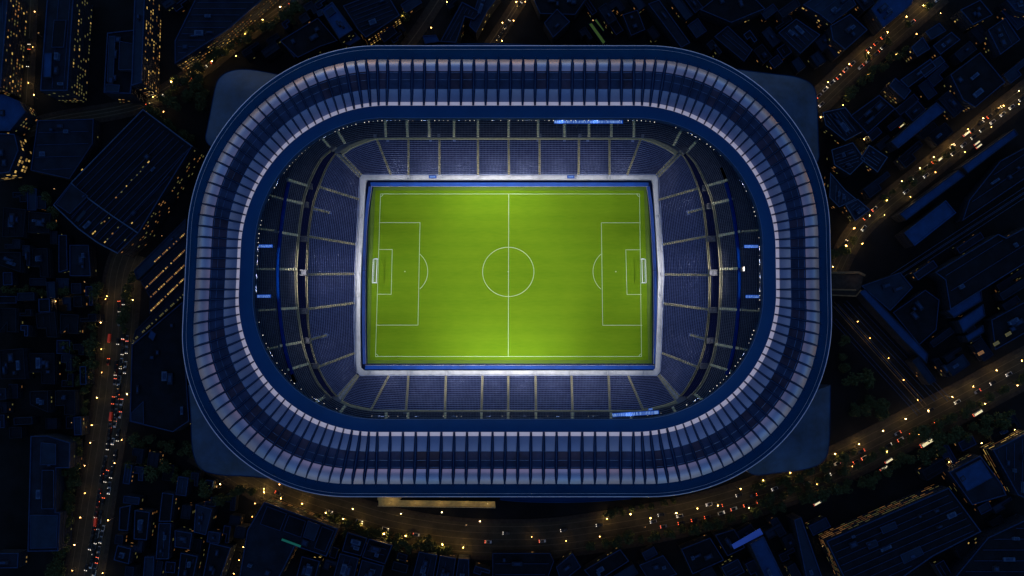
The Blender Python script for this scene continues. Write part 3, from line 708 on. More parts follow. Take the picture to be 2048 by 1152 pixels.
# banners and screens
def screen(px0, py0, px1, py1, z, label, strokes, thick_px, rows=1, blue=True, support=None, name='led_screen', cat='screen', rz=0.35):
    A = Vector(P(px0, py0, z)); B = Vector(P(px1, py1, z)); d = (B-A); L = d.length; u = d.normalized(); n = Vector((-u.y, u.x, 0))
    mid = (A+B)/2; hw = thick_px/10.0*0.93
    root = empty(name, (mid.x, mid.y, z), math.atan2(u.y, u.x), label=label, cat=cat)
    b_ = MB(); b_.prism([(-L/2,-hw),(L/2,-hw),(L/2,hw),(-L/2,hw)], -rz, 0, bottom=True); b_.build('panel', M['led_bar'], root)
    t_ = MB()
    for r_ in range(rows):
        y0 = -hw*.8 + r_*(1.6*hw/rows); y1 = y0 + 1.6*hw/rows*(0.95 if rows == 1 else .7)
        x = -L/2+.15
        while x < L/2-.2:
            w_ = rnd.choice([.10,.14,.2,.26])*strokes; k = rnd.random()
            if k < .72: t_.quad((x,y0,.012),(x+w_,y0,.012),(x+w_,y1,.012),(x,y1,.012))
            else:
                s_ = rnd.choice([-1,1])*.18*strokes; t_.quad((x,y0,.012),(x+w_,y0,.012),(x+w_+s_,y1,.012),(x+s_,y1,.012))
            x += w_ + rnd.choice([.12,.18,.3,.34])*strokes
    t_.build('lettering', M['led_txt'], root)
    if support:
        for q in (-.45,-.15,.15,.45):
            s_ = MB(); s_.tube([(L*q,0,-rz*.5),(L*q,0 ,support-z)], .08, 5) if support < z else s_.tube([(L*q, hw*.2,-.2),(L*q, support[0] if isinstance(support, tuple) else 0, 1.5)], .08, 5)
            s_.build('bracket', M['pole'], root)
    return root
screen(1108,243.4,1246,243.4,30.5,'long glowing blue screen with vertical white lettering under the top roof edge',1.0,7,support=22.5)
screen(1225,830.5,1318,824.5,30.5,'glowing blue lettered screen tilted under the bottom right roof edge',1.0,7.5,support=19)
screen(1297,819,1305,818,26,'tiny blue lit sign just above the bottom right screen',.8,4,support=17.5)
screen(517,492,545,492,29.0,'blue lit banner on the left upper stand, nearer the top',.6,6,2,support=25,name='led_banner',cat='banner')
screen(514,592.3,541.5,592.3,29.0,'blue lit banner on the left upper stand, nearer the bottom',.6,6,2,support=25,name='led_banner',cat='banner')
screen(1488.5,492.7,1517,492.7,29.0,'blue lit banner on the right upper stand, nearer the top',.6,6,2,support=25,name='led_banner',cat='banner')
screen(1491.5,593,1519,593,29.0,'blue lit banner on the right upper stand, nearer the bottom',.6,6,2,support=25,name='led_banner',cat='banner')
wl = empty('wall_lamp', P(1487.5,538,26.5), label='small white rectangular light on the right upper stand', cat='light')
b_ = MB(); b_.prism([(-.22,-.65),(.22,-.65),(.22,.65),(-.22,.65)], 0, .25, bottom=True); b_.build('lamp_panel', M['lampw'], wl)
b_ = MB(); b_.prism([(-.3,-.75),(.3,-.75),(.3,.75),(-.3,.75)], -3.0, -.002); b_.build('housing', M['grey'], wl)
for x0, x1, lab in ((857.5,873,'small blue banner on the white walkway left of centre, top side'),(1134.5,1149,'small blue banner on the white walkway right of centre, top side')):
    a = P(x0, 353.5, 2.9); b = P(x1, 353.5, 2.9); r_ = empty('walkway_banner', ((a[0]+b[0])/2, a[1], 2.5), label=lab, cat='banner')
    L = (b[0]-a[0])/2; m_ = MB(); m_.prism([(-L,-.6),(L,-.6),(L,.6),(-L,.6)], 0, .4); m_.build('cloth', M['blueboard'], r_)
    m_ = MB(); m_.quad((-L*.7,-.2,.41),(L*.7,-.2,.41),(L*.7,.12,.41),(-L*.7,.12,.41)); m_.build('lettering', M['led_txt'], r_)
#CITY
# ================================================================ THE CITY
ORD = ['first','second','third','fourth','fifth','sixth','seventh','eighth','ninth','tenth','eleventh','twelfth','thirteenth','fourteenth','fifteenth','sixteenth','seventeenth','eighteenth','nineteenth','twentieth','twenty-first','twenty-second','twenty-third','twenty-fourth','twenty-fifth','twenty-sixth','twenty-seventh','twenty-eighth','twenty-ninth','thirtieth','thirty-first','thirty-second','thirty-third','thirty-fourth','thirty-fifth','thirty-sixth','thirty-seventh','thirty-eighth','thirty-ninth','fortieth']
def unit_box(name, m, sx=1, sy=1, sz=1):
    b = MB(); b.prism([(-sx/2,-sy/2),(sx/2,-sy/2),(sx/2,sy/2),(-sx/2,sy/2)], -sz/2, sz/2, bottom=True)
    o = b.build(name, m); me = o.data; bpy.data.objects.remove(o); return me
WIN = {k: unit_box('window', M[k], 1, .06, 1) for k in ('win_y','win_o','win_d','win_n','lampw','win_y2','win_o2')}
def put(name, me, parent, loc, rz=0, scale=(1,1,1), **k):
    o = bpy.data.objects.new(name, me); COL.objects.link(o); o.parent = parent; o.location = loc; o.rotation_euler = (0,0,rz); o.scale = scale; tag(o, **k); return o
BR = random.Random(21)
def inside(p, poly):
    x, y = p; c = False; n = len(poly)
    for i in range(n):
        x1, y1 = poly[i]; x2, y2 = poly[(i+1) % n]
        if (y1 > y) != (y2 > y) and x < (x2-x1)*(y-y1)/(y2-y1)+x1: c = not c
    return c
def inset(poly, d):
    n = len(poly); out = []
    for i in range(n):
        a = Vector(poly[i-1]); b = Vector(poly[i]); c = Vector(poly[(i+1) % n])
        e1 = (b-a).normalized(); e2 = (c-b).normalized(); n1 = Vector((-e1.y, e1.x)); n2 = Vector((-e2.y, e2.x))
        m_ = (n1+n2); l = m_.length
        if l < 1e-4: m_ = n1
        else: m_ = m_/l / max(.35, (m_/l).dot(n1))
        out.append(tuple(b + m_*d))
    return out
FOOT = []
def building(name, label, px, h, roof='roof_dark', lit=0.2, wmix=('win_y','win_o','win_d'), units=4, seams=None, base=0.0, wmax=60, floor=1.75, cat='building', parapet='parapet', edges=None, wsize=(0.75,0.6), step=1.35, roofbits=None, skirt=True, spec_units=()):
    FOOT.append([tuple(p) for p in px]); poly = ccw([P(x, y, h)[:2] for x, y in px]); n = len(poly)
    root = empty(name, (sum(p[0] for p in poly)/n, sum(p[1] for p in poly)/n, base), label=label, cat=cat)
    ox, oy = root.location.x, root.location.y; poly = [(p[0]-ox, p[1]-oy) for p in poly]; h0 = h-base
    w_ = MB(); w_.prism(poly, -0.02, h0-.02, top=False)
    r_ = MB(); r_.poly([(p[0], p[1], h0-.02) for p in poly])
    E = []
    for i in range(n):
        a, b = Vector(poly[i]), Vector(poly[(i+1) % n]); d = b-a; L = d.length
        if L < .5: continue
        d /= L; nn = Vector((d.y, -d.x)); mid = (a+b)/2 + Vector((ox, oy))
        vis = nn.dot(Vector((0, CY))-mid) > 0
        E.append((a, d, L, nn, vis, i))
    for a, d, L, nn, vis, i in E:   # floor ledges
        if not vis or h0 < 3: continue
        k = 1
        while k*floor < h0-.6:
            c = a + d*L/2 + nn*.06; w_.box((c.x, c.y), (d.x, d.y), L/2-.05, .1, k*floor-.12, k*floor, 1); k += 1
    w_.build('wall', [M['wall'], M['pavement']], root)
    ro = r_.build('roof', M[roof], root)
    pw = min(.2, .07+h0*.012); p_ = MB(); inn = inset(poly, pw*2)
    p_.strip([(p[0],p[1],h0+.35) for p in poly], [(p[0],p[1],h0+.35) for p in inn], closed=True)
    p_.strip([(p[0],p[1],h0-.3) for p in poly], [(p[0],p[1],h0+.35) for p in poly], closed=True)
    p_.strip([(p[0],p[1],h0+.35) for p in inn], [(p[0],p[1],h0-.02) for p in inn], closed=True)
    p_.build('parapet', M[parapet], ro)
    # windows on the sides that face the middle of the city
    cnt = 0; cand = []
    for a, d, L, nn, vis, i in E:
        if edges is not None:
            if not vis: continue
        if not vis: continue
        nf = int((h0-.5)/floor); nc = int((L-.6)/step)
        for f in range(nf):
            for c in range(nc):
                cand.append((a, d, L, nn, f, c, nc, i))
    BR.shuffle(cand)
    for a, d, L, nn, f, c, nc, i in cand:
        if cnt >= wmax: break
        if BR.random() > lit*(1.5 if math.sin(f*1.3+c*.31+i*2)+math.sin(c*.17*f+i) > 0 else .45): continue
        q = a + d*(.3+(c+.5)*(L-.6)/nc) + nn*.05; kk = BR.choice(wmix); kk = kk + '2' if kk in ('win_y','win_o') and BR.random() < .55 else kk
        s_ = BR.uniform(.7, 1.25)
        put('window', WIN[kk], root, (q.x, q.y, f*floor+.95), math.atan2(d.y, d.x), (wsize[0]*s_, 1, wsize[1])); cnt += 1
    # roof furniture
    xs = [p[0] for p in poly]; ys = [p[1] for p in poly]; i2 = inset(poly, 1.4)
    Ld = max(E, key=lambda e: e[2]); ax = Ld[1]
    if seams:
        m_ = MB(); nn = Vector((-ax.y, ax.x)); prj = [Vector(p).dot(nn) for p in poly]; s0, s1 = min(prj), max(prj); prx = [Vector(p).dot(ax) for p in poly]
        v = s0 + seams
        while v < s1-.4:
            run = None; t = min(prx)
            while t < max(prx):
                ok = inside(tuple(ax*t + nn*v), i2)
                if ok and run is None: run = t
                if (not ok or t+.5 >= max(prx)) and run is not None:
                    c = ax*((run+t)/2) + nn*v; m_.box((c.x, c.y), (ax.x, ax.y), (t-run)/2, .09, h0-.02, h0+.16); run = None
                t += .5
            v += seams
        if m_.f: m_.build('roof_seam', M[parapet], ro)
    k = 0; tries = 0
    while k < units and tries < 60:
        tries += 1
        c = (BR.uniform(min(xs), max(xs)), BR.uniform(min(ys), max(ys)))
        if not inside(c, i2): continue
        a_, b_ = BR.uniform(.5, 2.2), BR.uniform(.4, 1.1); hh = BR.uniform(.5, 1.6)
        if not all(inside((c[0]+ax.x*sx*a_-ax.y*sy*b_, c[1]+ax.y*sx*a_+ax.x*sy*b_), i2) for sx in (-1,1) for sy in (-1,1)): continue
        m_ = MB(); m_.box(c, (ax.x, ax.y), a_, b_, h0-.02, h0+hh, 0); m_.box(c, (ax.x, ax.y), a_*.6, b_*.6, h0+hh+.002, h0+hh+.14, 1)
        m_.build('roof_unit', [M[BR.choice(['unit','roof_mid','wall'])], M['parapet']], ro); k += 1
    # extra flat roof blocks given in pixels
    for q, (bpx, dh, bm) in enumerate(roofbits or []):
        bp = ccw([P(x, y, h+dh)[:2] for x, y in bpx]); bp = [(p[0]-ox, p[1]-oy) for p in bp]
        m_ = MB(); m_.prism(bp, h0-.02, h0+dh, mi=1, mit=0); ins = inset(bp, .22)
        m_.strip([(p[0],p[1],h0+dh+.12) for p in bp], [(p[0],p[1],h0+dh+.12) for p in ins], 2, True); m_.strip([(p[0],p[1],h0+dh) for p in bp],[(p[0],p[1],h0+dh+.12) for p in bp], 2, True)
        m_.build('upper_roof', [M[bm], M['wall'], M['parapet']], ro)
    return root
B = building
B('apartment_tower','tall slab tower in the far top left corner with many lit yellow windows',[(-40,-20),(18,-20),(2,176),(-40,176)],13,'roof_mid',.34,units=2,wmax=95,seams=3)
B('apartment_tower','long navy flat-roofed tower block, second from the left along the top edge',[(96,-20),(149,-20),(136,182),(81,182)],14,'roof_dark',.30,units=3,wmax=90,wmix=('win_y','win_d','win_d'),roofbits=[([(89,106),(104,106),(102,154),(87,154)],1.5,'roof_blue'),([(108,40),(133,40),(128,95),(103,95)],.6,'roof_black')],seams=4.5)
B('office_building','stepped dark office block with a narrow penthouse, third from the left along the top edge',[(215,66),(268,60),(275,75),(262,188),(208,186),(213,100)],12,'roof_black',.06,units=4,wmax=40,roofbits=[([(218,72),(231,72),(227,163),(214,163)],1,'roof_mid'),([(239,82),(270,88),(267,140),(237,140)],2,'roof_dark'),([(212,168),(240,170),(238,184),(210,183)],1,'roof_mid')])
B('apartment_tower','slim tower with a column of bright yellow windows along its right side',[(270,-20),(291,-20),(284,166),(263,172)],15,'roof_mid',.36,wmix=('win_y','win_y','win_o'),units=1,wmax=90)
B('office_building','long diagonal office block with warm lit lower front beside the top left road',[(350,82),(350,128),(456,60),(548,-20),(400,-20)],9,'roof_dark',.55,wmix=('win_y','win_o','win_d'),units=7,seams=2.6,wmax=95,wsize=(.6,.4))
B('round_building','building with a curved violet-blue roof on the left edge',[(-20,187),(10,190),(40,203),(52,224),(20,262),(-20,262)],9,'roof_blue',.3,units=1,wmax=40)
B('apartment_building','low block on the left edge with a pair of bright yellow windows',[(-20,266),(30,268),(38,300),(20,345),(-20,350)],9,'roof_dark',.28,wmix=('win_y',),units=3,wsize=(1.1,1))
B('warehouse','flat dark warehouse between the curved roof and the big diagonal hall',[(76,241),(188,238),(186,288),(140,358),(62,341)],6,'roof_dark',.03,units=4,seams=5)
B('exhibition_hall','huge diagonal hall with a ribbed navy roof left of the stadium',[(286,219),(385,293),(278,466),(236,507),(196,486),(156,457),(107,410),(142,366)],13,'roof_black',.25,wmix=('win_o','win_d'),units=5,seams=2.4,wmax=80,
  roofbits=[([(143,368),(176,392),(140,428),(112,409)],.8,'roof_dark')])
# the curved cross beam of the hall and its small warm roof lights
HALL = [o for o in COL.objects if o.name.startswith('exhibition_hall')][0]
def on(root, z): return (root.location.x, root.location.y)
def rooftube(root, pxs, z, r, m='parapet', name='roof_beam'):
    m_ = MB(); m_.tube([(P(x, y, z)[0]-root.location.x, P(x, y, z)[1]-root.location.y, z-root.location.z) for x, y in pxs], r, 5); m_.build(name, M[m], root)
rooftube(HALL, [(142,366),(178,398),(222,430),(276,466)], 13.4, .26, 'unit')
rooftube(HALL, [(142,366),(286,219),(385,293)], 13.5, .2, 'unit')
rooftube(HALL, [(107,410),(156,457),(196,486),(236,507)], 13.5, .2, 'unit')
rooftube(HALL, [(247,444),(310,378),(378,297)], 13.4, .16)
rooftube(HALL, [(178,398),(143,438)], 13.4, .1)
def roofwin(root, px, py, z, k, sx, sy, rz):
    q = P(px, py, z); put('skylight', WIN[k], root, (q[0]-root.location.x, q[1]-root.location.y, z-root.location.z), rz, (sx, sy/.06, .2))
for x, y in ((297,324),(286,334),(281,343),(274,350),(263,360),(253,372),(243,384),(232,395),(218,436),(209,443),(203,446),(186,467),(190,463),(236,455),(225,467),(215,478),(210,484),(250,480),(264,446)):
    roofwin(HALL, x, y, 13.2, BR.choice(['win_y','win_d','win_o','win_d']), BR.uniform(.4,.9), .35, .82)
roofwin(HALL, 162, 432, 13.2, 'win_n', 5, 1.4, .9)
# terraced building with rows of lit windows against the stadium
for k, (a, b, c, d, lab) in enumerate([((268,541),(372,437),(372,470),(275,560),'top'),((281,562),(372,473),(372,503),(292,580),'second'),((293,583),(371,506),(371,533),(302,598),'third'),((300,602),(370,536),(370,560),(300,628),'fourth'),((272,660),(369,564),(369,592),(264,688),'lowest')]):
    r_ = B('terrace_wing', 'dark wing with amber window row beside the stadium, '+lab+' of five stepped wings', [a,b,c,d], 9-k*1.0, 'roof_mid' if k == 0 else 'roof_dark', 0, units=1, parapet='roof_mid', seams=1.4)
    va, vb = Vector(d), Vector(c); n_ = int((vb-va).length/3.6)
    for q in range(n_):
        if BR.random() < (.15 if k < 4 else .45) or (k == 0 and q < n_*.35): continue
        t = (q+.5)/n_; p = va+(vb-va)*t; aa, bb = P(*d, 8), P(*c, 8)
        roofwin(r_, p.x-1.5, p.y-3.2, 9-k*1.0+.1, BR.choice(['win_o','win_o','win_y']) if k < 4 else 'win_d', .42, .55, math.atan2(bb[1]-aa[1], bb[0]-aa[0]))
B('office_building','large five-sided dark block beside the avenue, lower left of the stadium',[(264,690),(366,603),(370,700),(379,842),(346,864),(260,843)],9,'roof_black',.10,units=7,wmax=30,
  roofbits=[([(302,660),(312,668),(306,682),(297,674)],1,'roof_blue'),([(262,826),(287,802),(288,848),(262,842)],.5,'roof_dark')])
B('house_block','low dark block north of the cross street on the left',[(140,490),(178,490),(182,552),(140,552)],5,'roof_dark',.05,units=3)
B('house_block','dark flat block with six faint windows left of the hall corner',[(118,470),(134,470),(136,540),(118,545)],5,'roof_black',.12,wmix=('win_d','win_o'),units=2)
LAB = ['in the top row','in the second row','in the third row','in the fourth row','in the bottom row']
for r_i, y in enumerate((424,500,622,700,780)):
    for c_i, x in enumerate((2,66,118)):
        if r_i < 2 and c_i == 2 or (r_i, c_i) in ((3,2),(4,0)): continue
        w_, hh = BR.uniform(30,52), BR.uniform(36,66); x += BR.uniform(-8,8); y_ = y+BR.uniform(-10,10); a_ = BR.uniform(-.12,.12)
        pts = [(x,y_),(x+w_,y_+w_*a_),(x+w_-hh*a_,y_+hh)] + ([(x+w_*.45-hh*a_,y_+hh*.98),(x+w_*.45-hh*a_*.6,y_+hh*.6)] if BR.random() < .5 else []) + [(x-hh*a_*(.6 if len([0]) == 1 else 1),y_+hh*.62 if BR.random() < .4 else y_+hh)]
        B('house_block', 'low dark house block %s, %s from the left edge' % (LAB[r_i], ORD[c_i]), pts, BR.uniform(4,6.5), 'roof_black', .05, units=5, wmix=('win_d','win_o'), seams=BR.choice([None,2.4]), parapet='roof_dark')
B('office_building','long dark office block with three stepped roofs beside the avenue, bottom left',[(62,872),(95,871),(141,885),(140,936),(113,936),(112,1024),(121,1025),(117,1102),(56,1103)],9,'roof_dark',.08,units=3,wmax=25,
  roofbits=[([(82,885),(112,888),(112,930),(80,930)],1.2,'roof_mid'),([(84,940),(108,940),(108,1018),(83,1018)],1.2,'roof_black'),([(60,1030),(116,1030),(113,1096),(60,1097)],.7,'roof_mid')])
B('house_block','small dark house in the bottom left corner',[(-12,1106),(38,1106),(36,1136),(-12,1136)],6,'roof_dark',.05,units=1)
for i, (pp, lab) in enumerate([([(325,985),(348,988),(342,1043),(318,1043)],'tall narrow'),([(318,1046),(343,1046),(338,1118),(312,1118)],'long narrow'),([(240,1015),(262,1010),(256,1062),(238,1060)],'slightly tilted'),([(235,1090),(263,1097),(258,1128),(228,1120)],'square'),
        ([(290,1113),(309,1113),(307,1160),(286,1160)],'cut-off narrow'),([(392,1008),(425,1018),(412,1070),(388,1064)],'wide upper right'),([(350,1060),(385,1066),(380,1098),(350,1094)],'small middle'),([(362,1105),(396,1112),(386,1160),(355,1160)],'cut-off right'),([(270,1020),(300,1024),(294,1080),(268,1078)],'plain central'),([(420,1085),(462,1095),(440,1160),(405,1160)],'broad bottom right')]):
    B('apartment_building', lab+' dark apartment block in the grid right of the avenue, bottom left', pp, 7, BR.choice(['roof_dark','roof_black','roof_mid']), .10, units=3, seams=BR.choice([None,2.5]), wmix=('win_d','win_o'), wmax=16)
B('shopping_centre','large courtyard block with a warm lit glass front below the stadium, bottom left',[(529,1003),(676,1057),(653,1113),(590,1092),(560,1152),(530,1165),(478,1160),(495,1060)],9,'roof_dark',.5,wmix=('win_o','win_d','win_o'),units=5,wmax=90,wsize=(1.7,.28),step=2.1,
  roofbits=[([(534,1012),(574,1027),(560,1062),(520,1048)],-.0+.5,'roof_black'),([(578,1030),(612,1042),(602,1075),(566,1062)],.5,'roof_black'),([(616,1041),(640,1050),(628,1082),(606,1074)],2,'roof_mid'),([(644,1052),(668,1061),(650,1104),(628,1096)],.5,'roof_black')])
SC = [o for o in COL.objects if o.name.startswith('shopping_centre')][0]
a, b = P(561,1081,11), P(599,1095,11); m_ = MB(); dd = Vector(b)-Vector(a); L_ = dd.length; dd.normalize()
m_.box(((a[0]+b[0])/2-SC.location.x, (a[1]+b[1])/2-SC.location.y), (dd.x, dd.y), L_/2, .35, 9.0, 9.5); m_.build('teal_light_strip', M['teal'], SC)
for i, (pp, lab) in enumerate([([(604,1112),(640,1122),(628,1165),(590,1165)],'narrow cut-off'),([(695,1064),(735,1076),(722,1112),(684,1102)],'square upper'),([(738,1077),(785,1090),(770,1128),(724,1114)],'wide upper'),([(680,1106),(718,1116),(706,1165),(664,1165)],'lower left'),([(724,1119),(768,1131),(758,1165),(712,1165)],'lower right')]):
    B('apartment_building', lab+' dark apartment block south of the boulevard, left of centre', pp, 7, BR.choice(['roof_dark','roof_mid','roof_black']), .12, units=4, wmix=('win_d','win_o','win_y'), wmax=24, seams=BR.choice([None,2.2]))
for i, (pp, lab) in enumerate([([(838,1103),(875,1110),(865,1165),(822,1165)],'left'),([(880,1111),(912,1116),(905,1165),(870,1165)],'middle'),([(917,1117),(938,1118),(938,1165),(910,1165)],'right')]):
    B('apartment_building', lab+' one of three dark apartment blocks at the bottom edge left of the halfway line', pp, 7, 'roof_dark', .12, units=4, wmix=('win_d','win_o'), wmax=20, seams=2.6)
B('depot_building','wide low dark depot at the bottom edge below the pitch',[(985,1106),(1100,1106),(1108,1122),(1092,1165),(985,1165)],4,'roof_black',.02,units=2,seams=4)
B('townhouse','tilted small dark house at the bottom edge right of the depot',[(1112,1134),(1145,1106),(1162,1134),(1122,1165)],6,'roof_dark',.08,units=1)
B('townhouse','long tilted townhouse with a pale roof edge at the bottom edge',[(1168,1140),(1240,1098),(1258,1122),(1190,1165)],6,'roof_black',.10,units=3)
B('townhouse','dark house with a bright right roof edge at the bottom edge',[(1278,1130),(1326,1110),(1354,1148),(1300,1165)],6,'roof_dark',.05,units=2)
B('townhouse','dark tilted block between the boulevard and the blue lit slab',[(1362,1098),(1420,1075),(1448,1120),(1385,1148)],6,'roof_black',.06,units=3)
B('townhouse','small dark block beside the left side of the blue lit slab',[(1430,1070),(1468,1058),(1490,1095),(1455,1112)],6,'roof_black',.06,units=2)
BL = B('office_slab','narrow blue-roofed slab with a vivid blue lit end at the bottom right',[(1500,1088),(1527,1072),(1572,1165),(1535,1165)],11,'roof_blue',0,units=1)
sg = MB(); aa, bb = P(1466,1094,9), P(1523,1062,9); dd = Vector(bb)-Vector(aa); L_ = dd.length; dd.normalize()
sgr = empty('blue_canopy', ((aa[0]+bb[0])/2,(aa[1]+bb[1])/2,0), math.atan2(dd.y,dd.x), label='vivid blue lit canopy at the top end of the narrow blue-roofed slab', cat='canopy')
sg.prism([(-L_/2,-.9),(L_/2,-1.3),(L_/2,1.1),(-L_/2,.9)], 8.6, 9.0, bottom=True); sg.build('lit_panel', M['bluelit'], sgr)
for q in (-.4, 0, .4): t_ = MB(); t_.tube([(L_*q,0,0),(L_*q,0,8.6)], .15, 6); t_.build('column', M['pole'], sgr)
B('office_building','dark building with a pale blue strip along its left, bottom right',[(1588,1040),(1602,1034),(1648,1165),(1614,1165)],9,'roof_mid',0,units=1)
B('department_store','very large dark block with a warm lit front along the boulevard, bottom right',[(1652,1082),(1897,975),(1962,1063),(1866,1112),(1790,1165),(1692,1165)],10,'roof_black',.85,wmix=('win_o','win_d','win_o'),units=9,seams=2.6,wmax=95,wsize=(2.0,.25),step=2.4,
  roofbits=[([(1732,1086),(1752,1079),(1757,1091),(1738,1099)],.8,'roof_mid'),([(1760,1055),(1790,1043),(1795,1056),(1766,1068)],.6,'roof_mid'),([(1800,1110),(1840,1092),(1848,1108),(1808,1128)],.6,'roof_mid')])
B('office_building','square building with a bright blue roof panel near the bottom right corner',[(1897,944),(1960,911),(2003,968),(2012,990),(1944,1010)],9,'roof_dark',.6,wmix=('win_o','win_d'),units=1,wmax=60,wsize=(1.9,.22),step=2.2,roofbits=[([(1911,946),(1962,919),(1985,955),(1934,983)],.8,'roof_blue')])
B('office_building','dark block on the right edge with warm lit front, bottom right',[(1985,900),(2060,862),(2060,1000),(2035,990)],9,'roof_dark',.6,wmix=('win_o','win_y','win_d'),units=4,seams=3,wmax=60,wsize=(2.2,.25),step=2.6)
B('office_building','dark block cut off by the bottom right corner',[(1975,1075),(2060,1035),(2060,1165),(1900,1165)],8,'roof_black',.03,units=4,seams=4)
# right side
B('station_canopy','long thin blue station roof running diagonally right of the stadium',[(1716,583),(1731,578),(1812,662),(1856,708),(1853,727),(1800,675)],6,'roof_blue',0,units=0,parapet='roof_mid')
B('industrial_building','dark shed with a blue roof patch right of the footbridge',[(1722,572),(1800,545),(1825,575),(1780,622)],6,'roof_mid',.02,units=2)
B('industrial_building','large flat dark shed right of the station roof',[(1785,625),(1850,580),(1878,600),(1872,660),(1838,690)],5,'roof_black',.01,units=3)
for k, pp in enumerate([[(1893,622),(1962,580),(1964,602),(1908,636)],[(1915,642),(1966,608),(1970,632),(1926,666)],[(1930,672),(1966,650),(1968,664),(1936,684)]]):
    B('roof_hall', 'blue parallelogram roof in the right side yard, %s of three'%['top','middle','lowest'][k], pp, 7, 'roof_blue', 0, units=0, parapet='roof_mid', cat='hall')
B('industrial_building','vast dark shed with an L-shaped pale edge on the right side',[(1870,545),(1996,468),(2012,476),(2060,450),(2060,520),(1900,620),(1890,560)],8,'roof_black',.01,units=2,seams=6)
B('industrial_building','dark shed near the right edge above the small lit signs',[(1982,640),(2060,598),(2060,660),(1990,700)],6,'roof_black',.02,units=4)
B('rail_shed','long blue train shed roof beside the east road, lower left piece',[(1798,428),(1916,340),(1930,352),(1812,441)],7,'roof_blue',0,units=0,parapet='roof_mid',cat='shed')
B('rail_shed','long blue train shed roof beside the east road, upper right piece',[(1923,333),(2028,258),(2036,270),(1935,347)],7,'roof_blue',0,units=0,parapet='roof_mid',cat='shed')
B('rail_shed','broad blue ridge-roofed hall on the right side',[(1808,466),(1891,401),(1912,426),(1829,492)],8,'roof_blue',0,units=0,seams=None,parapet='roof_blue',cat='shed')
B('industrial_building','long dark works building above the east rail lines',[(1938,400),(2000,322),(2060,290),(2060,350),(1924,442)],6,'roof_black',.01,units=3,seams=4)
for k, (pp, rm, lab) in enumerate([([(1742,18),(1768,-12),(1830,-12),(1822,10),(1766,56)],'roof_blue','bright blue roofed block on the top edge beside the northeast road'),
   ([(1605,10),(1640,-12),(1700,-12),(1712,10),(1662,48),(1640,30)],'roof_mid','navy block on the top edge left of the bright blue roof'),
   ([(1660,52),(1700,28),(1735,60),(1690,100),(1665,80)],'roof_dark','dark block with a pale slab on its left, top right'),
   ([(1822,95),(1845,74),(1860,98),(1834,114)],'roof_mid','small navy house right of the northeast road, nearest the stadium'),
   ([(1850,64),(1878,46),(1892,62),(1862,80)],'roof_mid','small navy house right of the northeast road, nearest the top'),
   ([(1865,92),(1902,64),(1920,80),(1880,110)],'roof_dark','dark block behind the two small navy houses'),
   ([(1800,160),(1860,118),(1872,134),(1816,176)],'roof_dark','long dark terrace right of the northeast road'),
   ([(1838,142),(1880,112),(1890,124),(1850,156)],'roof_mid','narrow navy roof beside the long dark terrace'),
   ([(1790,156),(1822,182),(1808,200),(1778,172)],'roof_mid','navy block with faint courtyard, right of the northeast road'),
   ([(1782,284),(1872,205),(1890,221),(1796,297)],'roof_blue','long violet-blue roof between the two right roads'),
   ([(1700,232),(1758,190),(1790,218),(1735,268)],'roof_black','dark block with yellow courtyard lights right of the stadium corner'),
   ([(1900,150),(1960,105),(2010,165),(1950,215),(1925,200)],'roof_black','wide black roofed building at the right of the top right district'),
   ([(1975,60),(2010,36),(2040,80),(2000,110)],'roof_dark','dark square block near the top right corner'),
   ([(2012,0),(2060,-12),(2060,30),(2030,22)],'roof_mid','slate coloured block in the top right corner'),
   ([(1920,20),(1960,0),(1985,30),(1945,50)],'roof_black','black block left of the top right corner')]):
    B('city_block', lab, pp, BR.uniform(6,9), rm, .22 if rm != 'roof_blue' else .05, units=3, wmix=('win_d','win_o','win_y'), seams=BR.choice([None,3.2,2.4]), wmax=24, cat='building')
for k, (pp, lab) in enumerate([([(1645,225),(1690,215),(1728,262),(1690,282),(1650,250)],'block of thin parallel roofs at the stadium top right corner'),([(1662,300),(1705,285),(1730,320),(1700,350),(1668,330)],'dark low block right of the stadium top right podium'),
       ([(1660,345),(1690,380),(1712,398),(1678,415),(1658,395)],'finely ribbed navy block touching the stadium on the right'),([(1690,410),(1715,398),(1740,420),(1710,442)],'small block with pale roof bars beside the east road'),([(1738,290),(1775,315),(1755,345),(1720,318)],'black block between the right roads')]):
    B('city_block', lab, pp, 6, BR.choice(['roof_dark','roof_mid']), .2, units=4, wmix=('win_d','win_o'), seams=1.3, wmax=18, cat='building', parapet='unit')
# top side
B('office_tower','bright blue-roofed tower tilted beside the top road, left of centre',[(643,20),(665,4),(706,60),(679,78)],14,'roof_blue',.25,wmix=('win_d',),units=2,wmax=20,roofbits=[([(650,22),(664,12),(672,24),(658,34)],.6,'roof_mid')])
B('office_building','striped lower wing beneath the bright blue tower',[(682,84),(706,62),(722,78),(700,92)],8,'roof_blue',.1,units=0,seams=1.1)
B('market_hall','large navy ribbed hall at the top edge with amber lit front',[(686,12),(770,-20),(800,31),(732,76),(716,60)],9,'roof_dark',.75,wmix=('win_y','win_o'),units=2,seams=1.8,wmax=95,wsize=(.7,.5))
B('school_building','dark flat court building left of the bright blue tower',[(560,82),(636,36),(676,82),(640,94),(596,116)],7,'roof_black',.04,units=3,roofbits=[([(632,24),(642,18),(646,30),(637,34)],2,'roof_mid')])
B('kiosk_building','small pale blue-roofed block at the stadium top left edge',[(567,88),(586,78),(605,107),(589,116)],6,'roof_blue',0,units=1,seams=1.6)
B('apartment_building','blue-edged angular block right of the small top road',[(880,84),(924,4),(962,24),(948,40),(930,34),(912,86)],9,'roof_dark',.10,units=2,seams=1.5,wmax=30)
B('apartment_building','dark blue block against the top edge between the two top roads',[(952,66),(975,22),(1002,-14),(960,-14),(938,52)],8,'roof_mid',.1,units=2,wmax=20)
